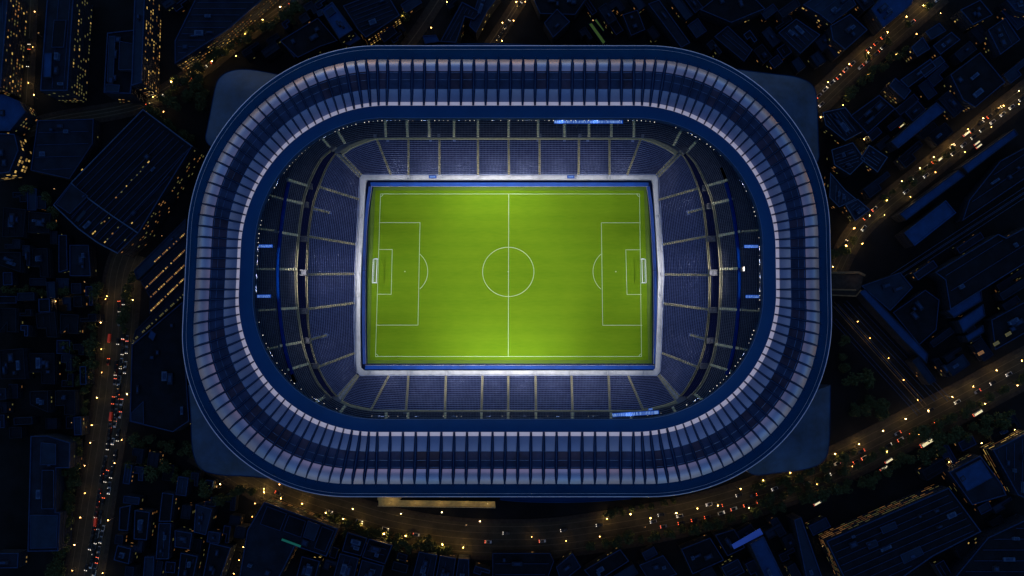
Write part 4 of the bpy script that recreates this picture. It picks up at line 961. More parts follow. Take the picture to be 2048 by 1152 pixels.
B('townhouse','low blue roof at the stadium edge left of the small top road',[(845,72),(872,70),(880,84),(850,88)],5,'roof_blue',0,units=0)
B('warehouse','dark diamond shaped block at the top right of the bright road',[(1088,46),(1114,18),(1140,44),(1106,76)],7,'roof_dark',0,units=1)
B('warehouse','long dark diagonal warehouse along the top, right of centre',[(1296,8),(1318,0),(1380,86),(1362,96)],7,'roof_dark',0,units=1)
B('warehouse','striped dark shed above the stadium top right curve',[(1428,74),(1455,52),(1505,100),(1488,124)],6,'roof_dark',0,units=0,seams=1.4)
B('warehouse','black block on the top edge right of centre',[(1400,20),(1440,-12),(1500,-12),(1530,18),(1462,46)],7,'roof_black',.03,units=3)
B('warehouse','navy block with angular roof lines above the top right podium',[(1556,66),(1592,38),(1640,70),(1600,108)],7,'roof_dark',.04,units=3,seams=2.2)
B('warehouse','small black block above the stadium, right of the greenhouse',[(1245,30),(1275,20),(1290,60),(1262,72)],5,'roof_black',.02,units=2)
B('warehouse','broad black block on the top edge right of the bright road',[(1062,-12),(1180,-12),(1150,30),(1080,28)],6,'roof_black',.02,units=4)
for k, pp in enumerate([[(1187,40),(1193,37),(1209,60),(1207,65)],[(1176,48),(1184,45),(1212,84),(1206,90)]]):
    r_ = B('greenhouse', 'green lit glass roof strip at the top of the stadium, %s of the two'%['right','left'][k], pp, 4, 'greenlit', 0, units=0, parapet='roof_dark')
# smaller low buildings that fill the blocks
ROADS = [(resample(AVENUE, 80), 44), (resample(SOUTH, 120), 44), (resample(NW, 80), 22), (resample(NE, 60), 30), (resample(EAST, 80), 26), (resample(WESTC, 60), 16), (resample([(812,95),(845,50),(885,-12)], 20), 14), (resample([(975,100),(1012,45),(1048,-12)], 20), 15), (resample([(262,505),(300,445),(345,385),(392,300)], 30), 14), (resample([(1664,590),(1870,830)], 40), 26), (resample([(1778,556),(2060,372)], 40), 14)]
STAD = [(370,500),(378,300),(440,140),(520,130),(640,88),(1340,88),(1500,138),(1640,150),(1650,300),(1668,560),(1664,920),(1560,950),(1340,1012),(700,1000),(560,975),(400,955),(376,800)]
FR = random.Random(77)
def fill(zone, n, ang, w_rng, l_rng, lab):
    xs = [p[0] for p in zone]; ys = [p[1] for p in zone]; k = 0; t = 0
    while k < n and t < 900:
        t += 1; cx, cy = FR.uniform(min(xs), max(xs)), FR.uniform(min(ys), max(ys)); a = ang + FR.choice([0,0,0,math.pi/2]) + FR.uniform(-.04,.04); l, w_ = FR.uniform(*l_rng)/2, FR.uniform(*w_rng)/2
        if not inside((cx, cy), zone): continue
        c_, s_ = math.cos(a), math.sin(a); q = [(cx+c_*u-s_*v, cy+s_*u+c_*v) for u, v in ((-l,-w_),(l,-w_),(l,w_),(-l,w_))]
        pr = q + [((q[i][0]+q[(i+1)%4][0])/2, (q[i][1]+q[(i+1)%4][1])/2) for i in range(4)] + [(cx, cy)]
        if any(inside(p, STAD) for p in pr): continue
        if any(inside(p, f) for f in FOOT for p in pr) or any(inside(p, q) for f in FOOT for p in f): continue
        if any((np.sqrt(((L-np.array(p))**2).sum(1)).min() < d_) for L, d_ in ROADS for p in pr): continue
        if FR.random() < .35: q = [q[0], q[1], ((q[1][0]+q[2][0])/2, (q[1][1]+q[2][1])/2), (cx, cy), ((q[2][0]+q[3][0])/2, (q[2][1]+q[3][1])/2), q[3]]
        B('low_building', '%s low dark building %s' % (ORD[k], lab), q, FR.uniform(3, 6.5), FR.choice(['roof_black','roof_dark','roof_dark','roof_mid']), .16, units=FR.choice([1,2,3]), wmix=('win_o','win_d','win_o'), seams=FR.choice([None,None,2.2,1.3]), wmax=9, parapet=FR.choice(['roof_mid','parapet','roof_dark'])); k += 1
fill([(1650,260),(1790,150),(2040,20),(2048,170),(1760,400),(1680,430)], 34, -.68, (12,30), (24,64), 'filling the district between the two right roads')
fill([(1080,0),(1740,0),(1640,130),(1480,130),(1300,80),(1090,80)], 30, .95, (12,28), (22,60), 'filling the district along the top edge')
fill([(1680,620),(2048,430),(2048,720),(1860,810)], 26, -.6, (12,26), (26,70), 'in the yards on the right side')
fill([(1130,1100),(1640,1040),(1640,1152),(1130,1152)], 12, -.5, (16,30), (24,50), 'at the bottom edge, right of centre')
fill([(0,360),(130,420),(210,540),(200,860),(160,870),(0,870)], 34, 1.55, (12,28), (20,46), 'in the left district')
fill([(225,900),(520,960),(480,1152),(215,1152)], 22, 1.7, (12,24), (18,40), 'in the bottom left grid')
fill([(660,1060),(1130,1100),(1130,1152),(600,1152)], 14, .28, (12,22), (18,36), 'at the bottom edge, left of centre')
fill([(330,0),(980,0),(960,85),(640,85),(420,130)], 16, -.6, (10,22), (16,40), 'by the top left roads')
fill([(1880,900),(2048,830),(2048,1152),(1700,1152)], 10, -.5, (14,28), (24,50), 'in the bottom right district')
# lit canopy under the stadium
cn = empty('entrance_canopy', P(873,1004,0), label='long yellowish lit canopy at the foot of the stadium, bottom side', cat='canopy')
def cl(x, y, z): q = P(x, y, z); return (q[0]-cn.location.x, q[1]-cn.location.y)
M['canopy'] = mat('canopy_warm_sheet', (0.34,0.25,0.07), 0.6, var=0.3, scale=0.8)
m_ = MB(); m_.prism(ccw([cl(x, y, 6) for x, y in ((757,1000),(990,1003),(991,1014),(757,1011))]), 5.6, 6.0, bottom=True); m_.build('canopy_roof', M['canopy'], cn)
m_ = MB(); m_.prism(ccw([cl(x, y, 6.6) for x, y in ((755,994),(800,994),(800,1000.5),(755,1000.5))]), 0, 6.6); m_.build('stair_house', M['canopy'], cn)
m_ = MB(); m_.tube([(*cl(755,1012,6.2),6.2),(*cl(991,1015.5,6.2),6.2)], .12, 5); m_.build('canopy_rail', M['stair'], cn)
for x in range(770, 990, 30): m_ = MB(); m_.tube([(*cl(x,1006,0),0),(*cl(x,1006,0),5.6)], .15, 6); m_.build('column', M['pole'], cn)
for x in (780,830,880,930,975):
    L_ = bpy.data.lights.new('canopy_lamp_beam','POINT'); L_.energy = 260; L_.color = (1,.66,.25); L_.shadow_soft_size = .2
    o = bpy.data.objects.new('canopy_lamp_beam', L_); COL.objects.link(o); o.parent = cn; q = cl(x, 1007, 9.2); o.location = (q[0], q[1], 9.2)
    m_ = MB(); m_.tube([(q[0],q[1],6.0),(q[0],q[1],9.5)], .06, 5); m_.build('lamp_post', M['pole'], cn)
# footbridge on the right
fb = empty('footbridge', P(1695,570,0), label='wide footbridge with tan lit edges joining the right side of the stadium', cat='bridge')
def fl_(x, y, z): q = P(x, y, z); return (q[0]-fb.location.x, q[1]-fb.location.y)
m_ = MB(); m_.prism(ccw([fl_(x, y, 6) for x, y in ((1660,548),(1728,549),(1722,576),(1712,590),(1660,590))]), 5.4, 6.0, bottom=True); m_.build('deck', M['pavement'], fb)
for pts, w2 in (([(1660,545),(1718,545),(1730,551)],.5),([(1660,579),(1712,580)],.35),([(1660,590),(1712,592),(1722,580)],.3)):
    m_ = MB(); m_.tube([(*fl_(x,y,6.4),6.4) for x, y in pts], w2, 5); m_.build('railing', M['brown'], fb)
for x, y in ((1680,556),(1705,556),(1680,584),(1705,584)): m_ = MB(); m_.tube([(*fl_(x,y,0),0),(*fl_(x,y,0),5.4)], .5, 8); m_.build('pier', M['pavement'], fb)
L_ = bpy.data.lights.new('bridge_beam','POINT'); L_.energy = 90; L_.color = (1,.6,.3); o = bpy.data.objects.new('bridge_beam', L_); COL.objects.link(o); o.parent = fb; o.location = (0,2,9.5)
# rail tracks to the lower right
for i, (a, b) in enumerate([((1665,606),(1850,812)),((1668,640),(1838,828)),((1690,604),(1872,800)),((1720,610),(1898,800)),((1778,556),(2060,372)),((1790,560),(2060,384)),((1672,610),(1846,800))]):
    A, Bb = Vector(P(*a)), Vector(P(*b)); d = (Bb-A).normalized(); n_ = Vector((-d.y, d.x, 0)); m_ = MB()
    for s in (-.75, .75): c = (A+Bb)/2+n_*s; m_.box((c.x, c.y), (d.x, d.y), (Bb-A).length/2, .09, 0.02+i*.002, .16+i*.002)
    o = m_.build('rail_track', M['unit'] if i in (4,5) else M['brown' if i in (0,) else 'parapet']); o['kind'] = 'structure'
for k, (x, y, s_) in enumerate(((1962,706,1),(1993,687,.8),(2017,668,1))):
    q = P(x, y, 7); r_ = empty('lit_sign', (q[0], q[1], 0), .5, label='small warm lit rectangular sign in the right side yard, %s of three' % ['left','middle','right'][k], cat='sign')
    m_ = MB(); m_.tube([(0,0,0),(0,0,6.8)], .12, 6); m_.build('post', M['pole'], r_)
    m_ = MB(); m_.prism([(-1.2,-.6),(1.2,-.6),(1.2,.6),(-1.2,.6)], 6.8, 7.0, bottom=True); m_.build('sign_panel', M['win_o' if k == 0 else 'win_d'], r_)
    m_ = MB()
    for yy in (-.35, 0, .35): m_.prism([(-1.0,yy-.07),(1.0,yy-.07),(1.0,yy+.07),(-1.0,yy+.07)], 7.0, 7.05)
    m_.build('slats', M['pole'], r_)

# ---------------------------------------------------------------- trees
def crown_mesh(seed, rad, n=420):
    r_ = random.Random(seed); b = MB(); lobes = [(r_.uniform(-.5,.5)*rad, r_.uniform(-.5,.5)*rad, r_.uniform(-.1,.6)*rad, r_.uniform(.38,.62)*rad) for _ in range(7)]
    for _ in range(n):
        lx, ly, lz, lr = r_.choice(lobes); a = r_.uniform(0, 6.283); c = r_.uniform(-1, 1); s_ = math.sqrt(1-c*c); q = lr*r_.uniform(.6,1.05)
        x, y, z = lx+q*s_*math.cos(a), ly+q*s_*math.sin(a), lz+q*c*.8
        u = Vector((r_.gauss(0,1), r_.gauss(0,1), r_.gauss(0,.5))).normalized()*rad*r_.uniform(.06,.12); v = u.cross(Vector((r_.gauss(0,1), r_.gauss(0,1), r_.gauss(0,1)))).normalized()*u.length*.7
        c_ = Vector((x, y, z+3.2)); b.quad(tuple(c_-u-v), tuple(c_+u-v), tuple(c_+u+v), tuple(c_-u+v))
    o = b.build('crown', M['leaf']); me = o.data; bpy.data.objects.remove(o); return me
CR = [crown_mesh(s, 1.9+.25*(s % 3)) for s in range(6)]
b_ = MB(); b_.tube([(0,0,-.05),(.05,0,1.4),(0,.05,2.8)], [.22,.16,.1], 6)
for a in (0, 2.1, 4.2): b_.tube([(0,0,2.0),(.7*math.cos(a),.7*math.sin(a),3.2)], [.1,.04], 5)
tk = b_.build('trunk', M['trunk']); TK = tk.data; bpy.data.objects.remove(tk)
TR = random.Random(5)
def tree_at(x, y, label, group, s=1.0):
    q = P(x, y, 0); t = empty('tree', q, TR.uniform(0, 6.28), label=label, cat='tree', group=group); t.scale = (s, s, s)
    put('crown', TR.choice(CR), t, (0,0,0)); put('trunk', TK, t, (0,0,0))
def tree_row(line, n, jit, where, smin=.8, smax=1.3):
    c = resample(line, n)
    for i, (x, y) in enumerate(c): tree_at(x+TR.uniform(-jit, jit), y+TR.uniform(-jit, jit), '%s dark tree %s' % (ORD[i], where), 'trees '+where, TR.uniform(smin, smax))
tree_row([(204,575),(196,690),(180,800),(172,860)], 16, 3, 'on the left kerb of the avenue, upper part')
tree_row([(166,880),(156,960),(138,1060),(128,1150)], 20, 5, 'on the left kerb of the avenue, lower part')
tree_row([(150,880),(148,960),(128,1060),(110,1145)], 14, 6, 'behind the kerb trees of the lower avenue')
tree_row([(330,205),(372,168),(430,128)], 9, 6, 'below the northwest road')
tree_row([(352,215),(380,195),(410,170),(412,215)], 10, 9, 'in the small park by the top left podium', .9, 1.5)
tree_row([(440,118),(500,74),(560,45),(600,20)], 12, 6, 'between the northwest road and the dark court building')
tree_row([(310,232),(350,258),(386,284)], 9, 5, 'along the right side of the big hall')
tree_row([(272,560),(262,610),(258,660)], 8, 4, 'between the avenue and the lit terraces')
tree_row([(282,880),(330,884),(385,900),(420,930)], 11, 8, 'below the five-sided block')
tree_row([(268,935),(300,930),(350,945),(400,960),(440,980)], 14, 12, 'in the garden at the bottom left of the stadium', .8, 1.5)
tree_row([(440,1000),(470,985),(505,975)], 7, 5, 'left of the shopping block')
tree_row([(700,1064),(790,1082),(900,1098)], 16, 4, 'on the south side of the boulevard, left half')
tree_row([(1180,1085),(1300,1068),(1420,1046),(1560,1010)], 16, 4, 'on the south side of the boulevard, centre')
tree_row([(1600,1000),(1720,955),(1830,905),(1870,900)], 16, 6, 'beside the department store front', .9, 1.5)
tree_row([(1830,868),(1875,882),(1900,870),(1960,850),(2010,830)], 13, 9, 'on the wide lower right verge', .9, 1.6)
tree_row([(1520,1000),(1660,950),(1800,882),(1930,815),(2040,758)], 30, 5, 'on the median of the right boulevard', .7, 1.3)
tree_row([(640,1026),(760,1062),(860,1078)], 12, 4, 'on the median of the left boulevard', .6, 1)
tree_row([(1500,975),(1600,945),(1700,905)], 10, 5, 'on the stadium side of the boulevard')
tree_row([(1690,195),(1740,150),(1800,110)], 9, 5, 'right of the northeast road')
tree_row([(1730,120),(1790,70),(1850,20)], 4, 3, 'left of the northeast road', .6, .9)
tree_row([(1700,480),(1660,520),(1680,500)], 4, 5, 'by the stadium footbridge')
tree_row([(1765,400),(1830,355),(1900,300)], 9, 4, 'along the top side of the east road', .6, 1)
tree_row([(60,390),(100,400),(110,450)], 6, 10, 'left of the big hall corner')
tree_row([(20,580),(90,585),(170,580)], 12, 4, 'along the left cross street', .6, 1)
tree_row([(150,700),(165,760),(160,820)], 9, 14, 'in the left district gardens')
tree_row([(660,20),(620,10),(590,40)], 5, 8, 'left of the bright blue tower')
tree_row([(800,66),(815,46),(830,20),(775,80)], 6, 5, 'left of the small top road', .7, 1)
tree_row([(1210,1020),(1280,1012),(1340,1004)], 8, 6, 'below the stadium, right of centre', .7, 1.1)
tree_row([(1680,700),(1720,760),(1760,820),(1700,840)], 14, 20, 'in the dark park right of the stadium', .9, 1.6)

# ---------------------------------------------------------------- street lamps
b_ = MB(); b_.tube([(0,0,-.05),(0,0,4.6)], .09, 6); o = b_.build('pole', M['pole']); LP = o.data; bpy.data.objects.remove(o)
b_ = MB(); b_.tube([(0,0,4.5),(.45,0,4.9),(.9,0,4.95)], .06, 5); o = b_.build('arm', M['pole']); LA = o.data; bpy.data.objects.remove(o)
def head(m):
    b_ = MB(); b_.prism([(.62,-.17),(1.18,-.14),(1.18,.14),(.62,.17)], 4.86, 5.08, bottom=True); o = b_.build('lamp_head', m); me = o.data; bpy.data.objects.remove(o); return me
LH = {'w': head(M['lamp']), 'c': head(M['lampw']), 'd': head(M['lampdim'])}
LD = bpy.data.lights.new('lamp_beam', 'POINT'); LD.energy = 430; LD.color = (1.0, 0.62, 0.20); LD.shadow_soft_size = .25
LDs = bpy.data.lights.new('lamp_beam_small', 'POINT'); LDs.energy = 190; LDs.color = (1.0, 0.60, 0.22); LDs.shadow_soft_size = .25
LR_ = random.Random(11)
LDb = bpy.data.lights.new('lamp_beam_bright', 'POINT'); LDb.energy = 900; LDb.color = (1.0, 0.58, 0.16); LDb.shadow_soft_size = .25
LDt = bpy.data.lights.new('lamp_beam_strong', 'POINT'); LDt.energy = 330; LDt.color = (1.0, 0.66, 0.22); LDt.shadow_soft_size = .25
def lamp_at(x, y, label, group, kind='w', beam=True, s=1.0, rz=None):
    q = P(x, y, 5); t = empty('street_lamp', (q[0], q[1], 0), LR_.uniform(0,6.28) if rz is None else rz, label=label, cat='street lamp', group=group); s *= LR_.uniform(.45, .85); t.scale = (s, s, s)
    put('pole', LP, t, (0,0,0)); put('arm', LA, t, (0,0,0)); put('lamp_head', LH[kind if kind == 'c' or LR_.random() < .14 else 'd'], t, (0,0,0))
    if beam:
        o = bpy.data.objects.new('lamp_beam', (LD if LR_.random() < .5 else LDb) if beam == 2 else (LDs if LR_.random() < .6 else LDt)); COL.objects.link(o); o.parent = t; o.location = (.9,0,5.3)
def lamp_row(line, n, where, kind='w', beam=True, jit=3.5, s=1.0, word='glowing street lamp'):
    n = max(3, int(n*.66))
    for i, (x, y) in enumerate(resample(line, n)):
        lamp_at(x+LR_.uniform(-jit,jit), y+LR_.uniform(-jit,jit), '%s %s %s' % (ORD[i], word, where), 'street lamps '+where, kind, beam, s)
warm = 'warm street lamp'
lamp_row([(207,590),(200,690),(190,780),(183,850)], 10, 'on the left kerb of the upper avenue', beam=True, word=warm)
lamp_row([(172,880),(163,950),(150,1040),(140,1145)], 10, 'on the left kerb of the lower avenue', beam=True, word=warm)
lamp_row([(262,600),(262,700),(250,790),(240,880)], 7, 'on the right kerb of the upper avenue', beam=True, word=warm)
lamp_row([(228,930),(218,1010),(206,1090),(196,1150)], 5, 'on the right kerb of the lower avenue', beam=True, word=warm)
lamp_row([(105,597),(150,596),(205,593)], 7, 'on the left cross street', s=.8, word=warm)
lamp_row([(305,192),(360,155),(420,115),(480,66),(560,10)], 13, 'on the top side of the northwest road', beam=2, word=warm)
lamp_row([(320,215),(400,158),(470,108)], 6, 'on the lower side of the northwest road', word=warm)
lamp_row([(308,236),(345,262),(392,300)], 6, 'along the right side of the big hall', s=.8, word=warm)
lamp_row([(60,190),(52,240),(40,300),(26,335)], 7, 'on the narrow left edge street', word=warm)
lamp_row([(62,20),(56,90),(50,160)], 4, 'beside the far left tower', s=.7, word=warm)
lamp_row([(310,20),(304,90),(298,170)], 6, 'beside the slim lit tower', s=.9, word=warm)
lamp_row([(270,540),(252,560),(246,580)], 4, 'on the avenue bend by the lit terraces', s=.9, word=warm)
lamp_row([(700,90),(760,66),(810,30),(820,0)], 8, 'beside the market hall front', beam=2, word=warm)
lamp_row([(826,96),(852,60),(890,2)], 4, 'on the small top road', word=warm)
lamp_row([(978,90),(1002,48),(1034,2)], 6, 'on the bright top road, left kerb', beam=2, word=warm)
lamp_row([(1004,80),(1024,46),(1048,4)], 5, 'on the bright top road, right kerb', word=warm)
lamp_row([(1628,196),(1690,140),(1750,88),(1800,48),(1850,4)], 11, 'on the upper side of the northeast road', beam=2, word=warm)
lamp_row([(1648,232),(1700,186),(1760,136),(1830,74),(1890,20)], 10, 'on the lower side of the northeast road', word=warm)
lamp_row([(1672,530),(1710,458),(1762,405),(1850,330),(1950,250),(2045,178)], 20, 'on the upper side of the east road', beam=2, word=warm)
lamp_row([(1695,545),(1740,470),(1800,410),(1870,350),(1960,275),(2045,210)], 13, 'on the lower side of the east road', word=warm)
lamp_row([(1690,205),(1712,230),(1735,275)], 6, 'in the alley at the stadium top right corner', s=.8, word=warm)
lamp_row([(1800,175),(1780,205),(1760,240)], 4, 'in the alley right of the northeast road', s=.7, word=warm)
lamp_row([(1955,40),(1985,70),(2010,90)], 5, 'in the street near the top right corner', s=.8, word=warm)
lamp_row([(440,965),(560,995),(640,1022),(700,1044),(760,1066),(850,1086),(930,1094)], 20, 'on the south kerb of the boulevard, left half', beam=2, word=warm)
lamp_row([(420,905),(520,950),(600,985),(700,1015)], 6, 'on the north kerb of the boulevard, left part', word=warm)
lamp_row([(800,1028),(900,1030),(960,1050)], 5, 'under the yellow canopy, bottom side', s=.8, kind='c', word='small white street lamp')
lamp_row([(520,985),(505,1030),(490,1080),(462,1150)], 11, 'in the lane left of the shopping block', s=.8, word=warm)
lamp_row([(1060,1078),(1140,1082),(1205,1072)], 6, 'on the south kerb of the boulevard, centre', word=warm)
lamp_row([(1215,1040),(1280,1034),(1340,1028),(1400,1018),(1440,1010)], 10, 'on the central reservation below the stadium', s=1.1, beam=2, word=warm)
lamp_row([(1480,978),(1560,955),(1640,925),(1700,900),(1780,862),(1870,815),(1960,768),(2045,720)], 20, 'on the north kerb of the boulevard, right half', beam=2, word=warm)
lamp_row([(1500,1015),(1600,985),(1690,945),(1780,905),(1880,850),(2040,770)], 14, 'on the south kerb of the boulevard, right half', word=warm)
lamp_row([(1905,930),(1960,895),(2040,855)], 5, 'in front of the square building, bottom right', word=warm)
lamp_row([(1700,1165),(1672,1120),(1650,1095)], 4, 'in the lane left of the department store', s=.7, word=warm)
lamp_row([(1720,640),(1760,690),(1810,750),(1840,800)], 8, 'along the rail lines right of the stadium', s=.7, word=warm)
lamp_at(1838,1077,'very bright white floodlight mast on the department store roof yard, bottom right','lone lamps','c',True,2.2)
lamp_at(1829,1137,'bright amber lamp at the bottom edge below the department store','lone lamps','w',True,1.6)
for x, y, lab in ((137,847,'brightest amber lamp in the left district, near the avenue'),(134,705,'amber lamp in the middle of the left district gardens'),(152,694,'small amber lamp just right of the amber garden lamp'),(102,376,'amber lamp left of the big hall corner'),(53,421,'amber lamp in the upper left district'),(168,566,'pair-like amber lamp above the left cross street'),
        (333,383,'yellowish lamp between the hall and the stadium'),(316,468,'white lamp above the lit terraces'),(434,978,'red-orange lamp in the garden at the bottom left of the stadium'),(930,1054,'white lamp on the boulevard below the pitch'),(1290,1058,'twin white lamp on the boulevard below the stadium'),(1792,118,'yellow lamp in the dim square right of the northeast road'),(1711,260,'white lamp in the alley by the top right corner'),(1704,336,'amber lamp in the dark block right of the stadium'),
        (1697,502,'yellow lamp near the footbridge'),(1824,216,'amber lamp between the right roads'),(70,64,'pale lamp beside the top left tower'),(328,14,'small pale lamp at the top left'),(1300,66,'tiny lamp above the stadium near the long warehouse'),(1184,36,'greenish lamp at the greenhouse top'),(350,960,'tiny lamp in the garden grid, bottom left')):
    lamp_at(x, y, lab, 'lone lamps', 'w', False, LR_.uniform(.8,1.3))

# ---------------------------------------------------------------- cars and buses
M['car_dark'] = mat('car_paint_black', (0.012,0.013,0.016), .3, .3, var=0); M['car_silver'] = mat('car_paint_silver', (.18,.18,.19), .3, .6, var=0); M['car_red'] = mat('car_paint_red', (.16,.015,.01), .3, .2, var=0); M['car_white'] = mat('car_paint_white', (.4,.4,.4), .35, 0, var=0)
M['glassd'] = mat('car_glass', (.01,.012,.015), .1, var=0); M['tyre'] = mat('tyre_rubber', (.01,.01,.01), .9, var=0)
M['headl'] = mat('headlight_white', (.9,.9,.9), .3, var=0, emit=(1,.84,.62), es=1.5); M['taill'] = mat('tail_light_red', (.5,.02,.01), .3, var=0, emit=(1,.13,.04), es=3)
M['buslit'] = mat('bus_roof_lit_panel', (.6,.55,.4), .4, var=0, emit=(1,.85,.45), es=.9); M['busw'] = mat('bus_paint_white', (.5,.5,.52), .4, var=0)
def grab(b, name, m):
    o = b.build(name, m); me = o.data; bpy.data.objects.remove(o); return me
def loft(b, secs, mi=0):
    """secs: list of (x, halfwidth, z0, z1)"""
    n0 = len(b.v)
    for x, hw, z0, z1 in secs: b.v += [(x,-hw,z0),(x,hw,z0),(x,hw*.92,z1),(x,-hw*.92,z1)]
    for i in range(len(secs)-1):
        for q in range(4):
            q2 = (q+1) % 4; b.f.append((n0+i*4+q, n0+i*4+q2, n0+i*4+4+q2, n0+i*4+4+q)); b.mi.append(mi)
    b.f.append((n0+3,n0+2,n0+1,n0)); b.mi.append(mi); e = n0+(len(secs)-1)*4; b.f.append((e,e+1,e+2,e+3)); b.mi.append(mi)
CAR = {}
for c in ('dark','silver','red','white'):
    b = MB(); loft(b, [(-1.5,.55,.25,.55),(-1.42,.64,.2,.72),(-.7,.68,.2,.78),(.6,.68,.2,.76),(1.3,.64,.2,.62),(1.5,.55,.25,.5)]); CAR[c] = grab(b, 'body', M['car_'+c])
b = MB(); loft(b, [(-1.15,.56,.74,.8),(-.75,.55,.75,1.12),(.25,.55,.75,1.14),(.72,.56,.74,.78)]); CAB = grab(b, 'cabin', M['glassd'])
b = MB(); b.tube([(0,-.07,0),(0,.07,0)], .24, 10); WHL = grab(b, 'wheel', M['tyre'])
b = MB(); b.prism([(-.13,-.16),(.10,-.16),(.10,.16),(-.13,.16)], -.09, .1, bottom=True); HL = grab(b, 'headlight', M['headl']); 
b = MB(); b.prism([(-.1,-.18),(.12,-.18),(.12,.18),(-.1,.18)], -.09, .1, bottom=True); TL = grab(b, 'tail_light', M['taill'])
CRN = random.Random(3); CROAD = {}
def car_at(x, y, ang, col, lights, label, group, s=.85):
    q = P(x, y, 0.3); t = empty('car', (q[0], q[1], .015), ang, label=label, cat='car', group=group); t.scale = (s,s,s)
    put('body', CAR[col], t, (0,0,0)); put('cabin', CAB, t, (0,0,0))
    for sx in (-.95, .95):
        for sy in (-.62, .62): put('wheel', WHL, t, (sx, sy, .24))
    if 'h' in lights:
        for sy in (-.42, .42): put('headlight', HL, t, (1.5, sy, .55))
    if 't' in lights:
        for sy in (-.42, .42): put('tail_light', TL, t, (-1.5, sy, .62))
CN = {'dark':'black','silver':'silver','red':'red','white':'white'}
def lane(line, off, spots, where, lights, seglab, jit=1.0, rev=False, cols=('dark','dark','silver','white')):
    c = resample(line, 200)
    for i, s in enumerate(spots):
        k = min(198, max(1, int(s*199))); d = c[k+1]-c[k-1]; d = d/np.hypot(*d); n_ = np.array([-d[1], d[0]])
        p = c[k] + n_*off + n_*CRN.uniform(-jit, jit)*.6
        a = math.atan2(-d[1], d[0]) + (math.pi if rev else 0) + CRN.uniform(-.04,.04); col = CRN.choice(cols)
        li = lights if isinstance(lights, str) else CRN.choice(lights)
        car_at(p[0], p[1], a, col, li, '%s car, %s lights, %s from the %s, %s' % (CN[col], 'white' if li == 'h' else 'red', ORD[i], seglab, where), 'cars '+where)
def spots(n, a=0.02, b=.98):
    s = sorted(CRN.uniform(a, b) for _ in range(n)); g = (b-a)/n*.55
    for i in range(1, n): s[i] = max(s[i], s[i-1]+g)
    return [min(.99, x) for x in s]
JAM = [(238,592),(239,640),(236,700),(230,760),(226,800),(220,860),(215,900),(204,950),(197,1000),(189,1050),(180,1100),(170,1148)]
lane(JAM, 0, spots(34), 'left lane of avenue jam', ['t','t','h','h'], 'top', cols=('dark','dark','red','silver'))
lane(JAM, -9, spots(34), 'middle lane of avenue jam', ['h','h','h','t'], 'top')
lane(JAM, -18, spots(26), 'right lane of avenue jam', ['h','h','t'], 'top')
lane([(215,700),(203,800),(190,900)], -4, [.12], 'alone in the empty half of the avenue', 't', 'top', cols=('red',))
SB = SOUTH
lane(SB, 10, spots(17, .52, .97), 'upper lane of right boulevard', ['t','t','h'], 'left')
lane(SB, -4, spots(12, .5, .97), 'middle lane of right boulevard', ['h','t'], 'left', rev=True)
lane(SB, -14, spots(9, .35, .97), 'lower lane of right boulevard', ['h'], 'left', rev=True)
lane(SB, 4, spots(7, .03, .45), 'on the left half of the boulevard', ['h','t'], 'left')
lane(EAST, -6, spots(12, .1, .97), 'in the upper lane of the east road', ['t','t','h'], 'stadium')
lane(EAST, 6, spots(11, .1, .97), 'in the lower lane of the east road', ['h','h'], 'stadium', rev=True)
lane(NE, -8, spots(9, .05, .95), 'in the upper lane of the northeast road', ['t','h'], 'stadium')
lane(NE, 8, spots(9, .05, .95), 'in the lower lane of the northeast road', ['h','t'], 'stadium', rev=True)
lane(NW, 3, spots(9, .3, .95), 'on the northwest road', ['h','t'], 'left')
lane([(985,92),(1012,45),(1040,2)], 3, spots(6, .05, .95), 'on the bright top road', ['h'], 'stadium')
lane(WESTC, 0, spots(6, .2, .8), 'on the narrow left edge street', ['h','t'], 'top')
BB = MB(); loft(BB, [(-2.6,.62,.3,1.5),(-2.5,.72,.25,1.62),(2.5,.72,.25,1.62),(2.62,.64,.3,1.5)]); BUSB = grab(BB, 'body', M['busw'])
BB = MB()
for q in range(6): BB.prism([(-2.3+q*.78,-.5),(-1.66+q*.78,-.5),(-1.66+q*.78,.5),(-2.3+q*.78,.5)], 1.62, 1.68)
BUSR = grab(BB, 'roof_panel', M['buslit'])
BB = MB()
for s in (-1,1): BB.prism([(-2.3,s*.745-.015),(2.3,s*.745-.015),(2.3,s*.745+.015),(-2.3,s*.745+.015)], .95, 1.4)
BUSW_ = grab(BB, 'window_band', M['glassd'])
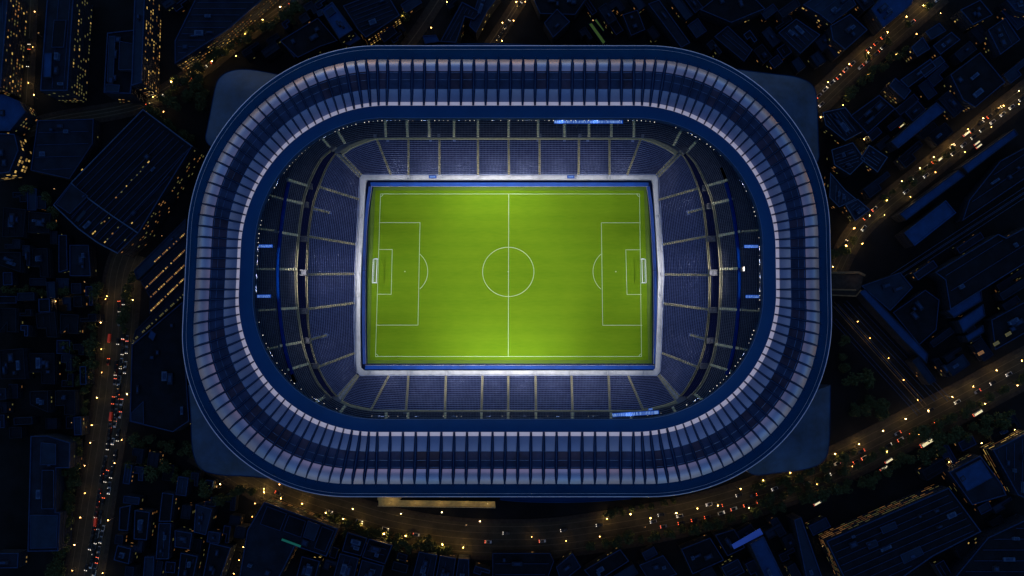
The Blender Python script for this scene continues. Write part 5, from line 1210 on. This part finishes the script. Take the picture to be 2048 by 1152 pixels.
for x, y, a, s, lab in ((1855,886,.55,1,'long white bus on the right half of the boulevard'),(1958,826,.55,.75,'glowing cream bus on the boulevard, nearest the right edge'),(1780,922,.55,.6,'glowing cream bus on the boulevard, upper of a close pair'),(1770,937,.55,.6,'glowing cream bus on the boulevard, lower of a close pair'),(1637,1007,.5,.6,'glowing cream bus at the left end of the right boulevard'),
        (1936,266,.65,.6,'glowing cream bus on the east road, top one'),(1957,285,.65,.5,'glowing cream bus on the east road, left of a pair'),(1961,291,.65,.5,'glowing cream bus on the east road, right of a pair'),(1806,250,.7,.4,'small cream van between the two right roads'),(1883,317,.65,.6,'pale bus in the middle of the east road')):
    q = P(x, y, 1.5); t = empty('bus', (q[0], q[1], .015), a, label=lab, cat='bus', group='buses on the right side roads'); t.scale = (s, s, s)
    put('body', BUSB, t, (0,0,0)); put('roof_panel', BUSR, t, (0,0,0)); put('window_band', BUSW_, t, (0,0,0))
    for sx in (-1.7, 1.7):
        for sy in (-.66, .66): put('wheel', WHL, t, (sx, sy, .26))
    for sy in (-.45,.45): put('headlight', HL, t, (2.6, sy, .6)); put('tail_light', TL, t, (-2.6, sy, .6))
for x, y, lab in ((216,676,'long red-lit bus in the empty half of the avenue'),(219,833,'red double bus in the avenue traffic, upper part'),(188,1045,'red bus in the avenue traffic, lower part')):
    q = P(x, y, 1.5); t = empty('bus', (q[0], q[1], .015), 1.5, label=lab, cat='bus', group='red lit buses in the avenue'); t.scale = (.62,.62,.62)
    if 'BUSRR' not in globals():
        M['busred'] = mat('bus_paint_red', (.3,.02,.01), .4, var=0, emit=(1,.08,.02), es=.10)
        BB = MB(); loft(BB, [(-2.6,.62,.3,1.5),(-2.5,.72,.25,1.62),(2.5,.72,.25,1.62),(2.62,.64,.3,1.5)]); BUSRR = grab(BB, 'body', M['busred'])
    put('body', BUSRR, t, (0,0,0)); put('window_band', BUSW_, t, (0,0,0))
    for sx in (-1.7, 1.7):
        for sy in (-.66, .66): put('wheel', WHL, t, (sx, sy, .26))
    for sy in (-.45,.45): put('tail_light', TL, t, (-2.6, sy, .9))
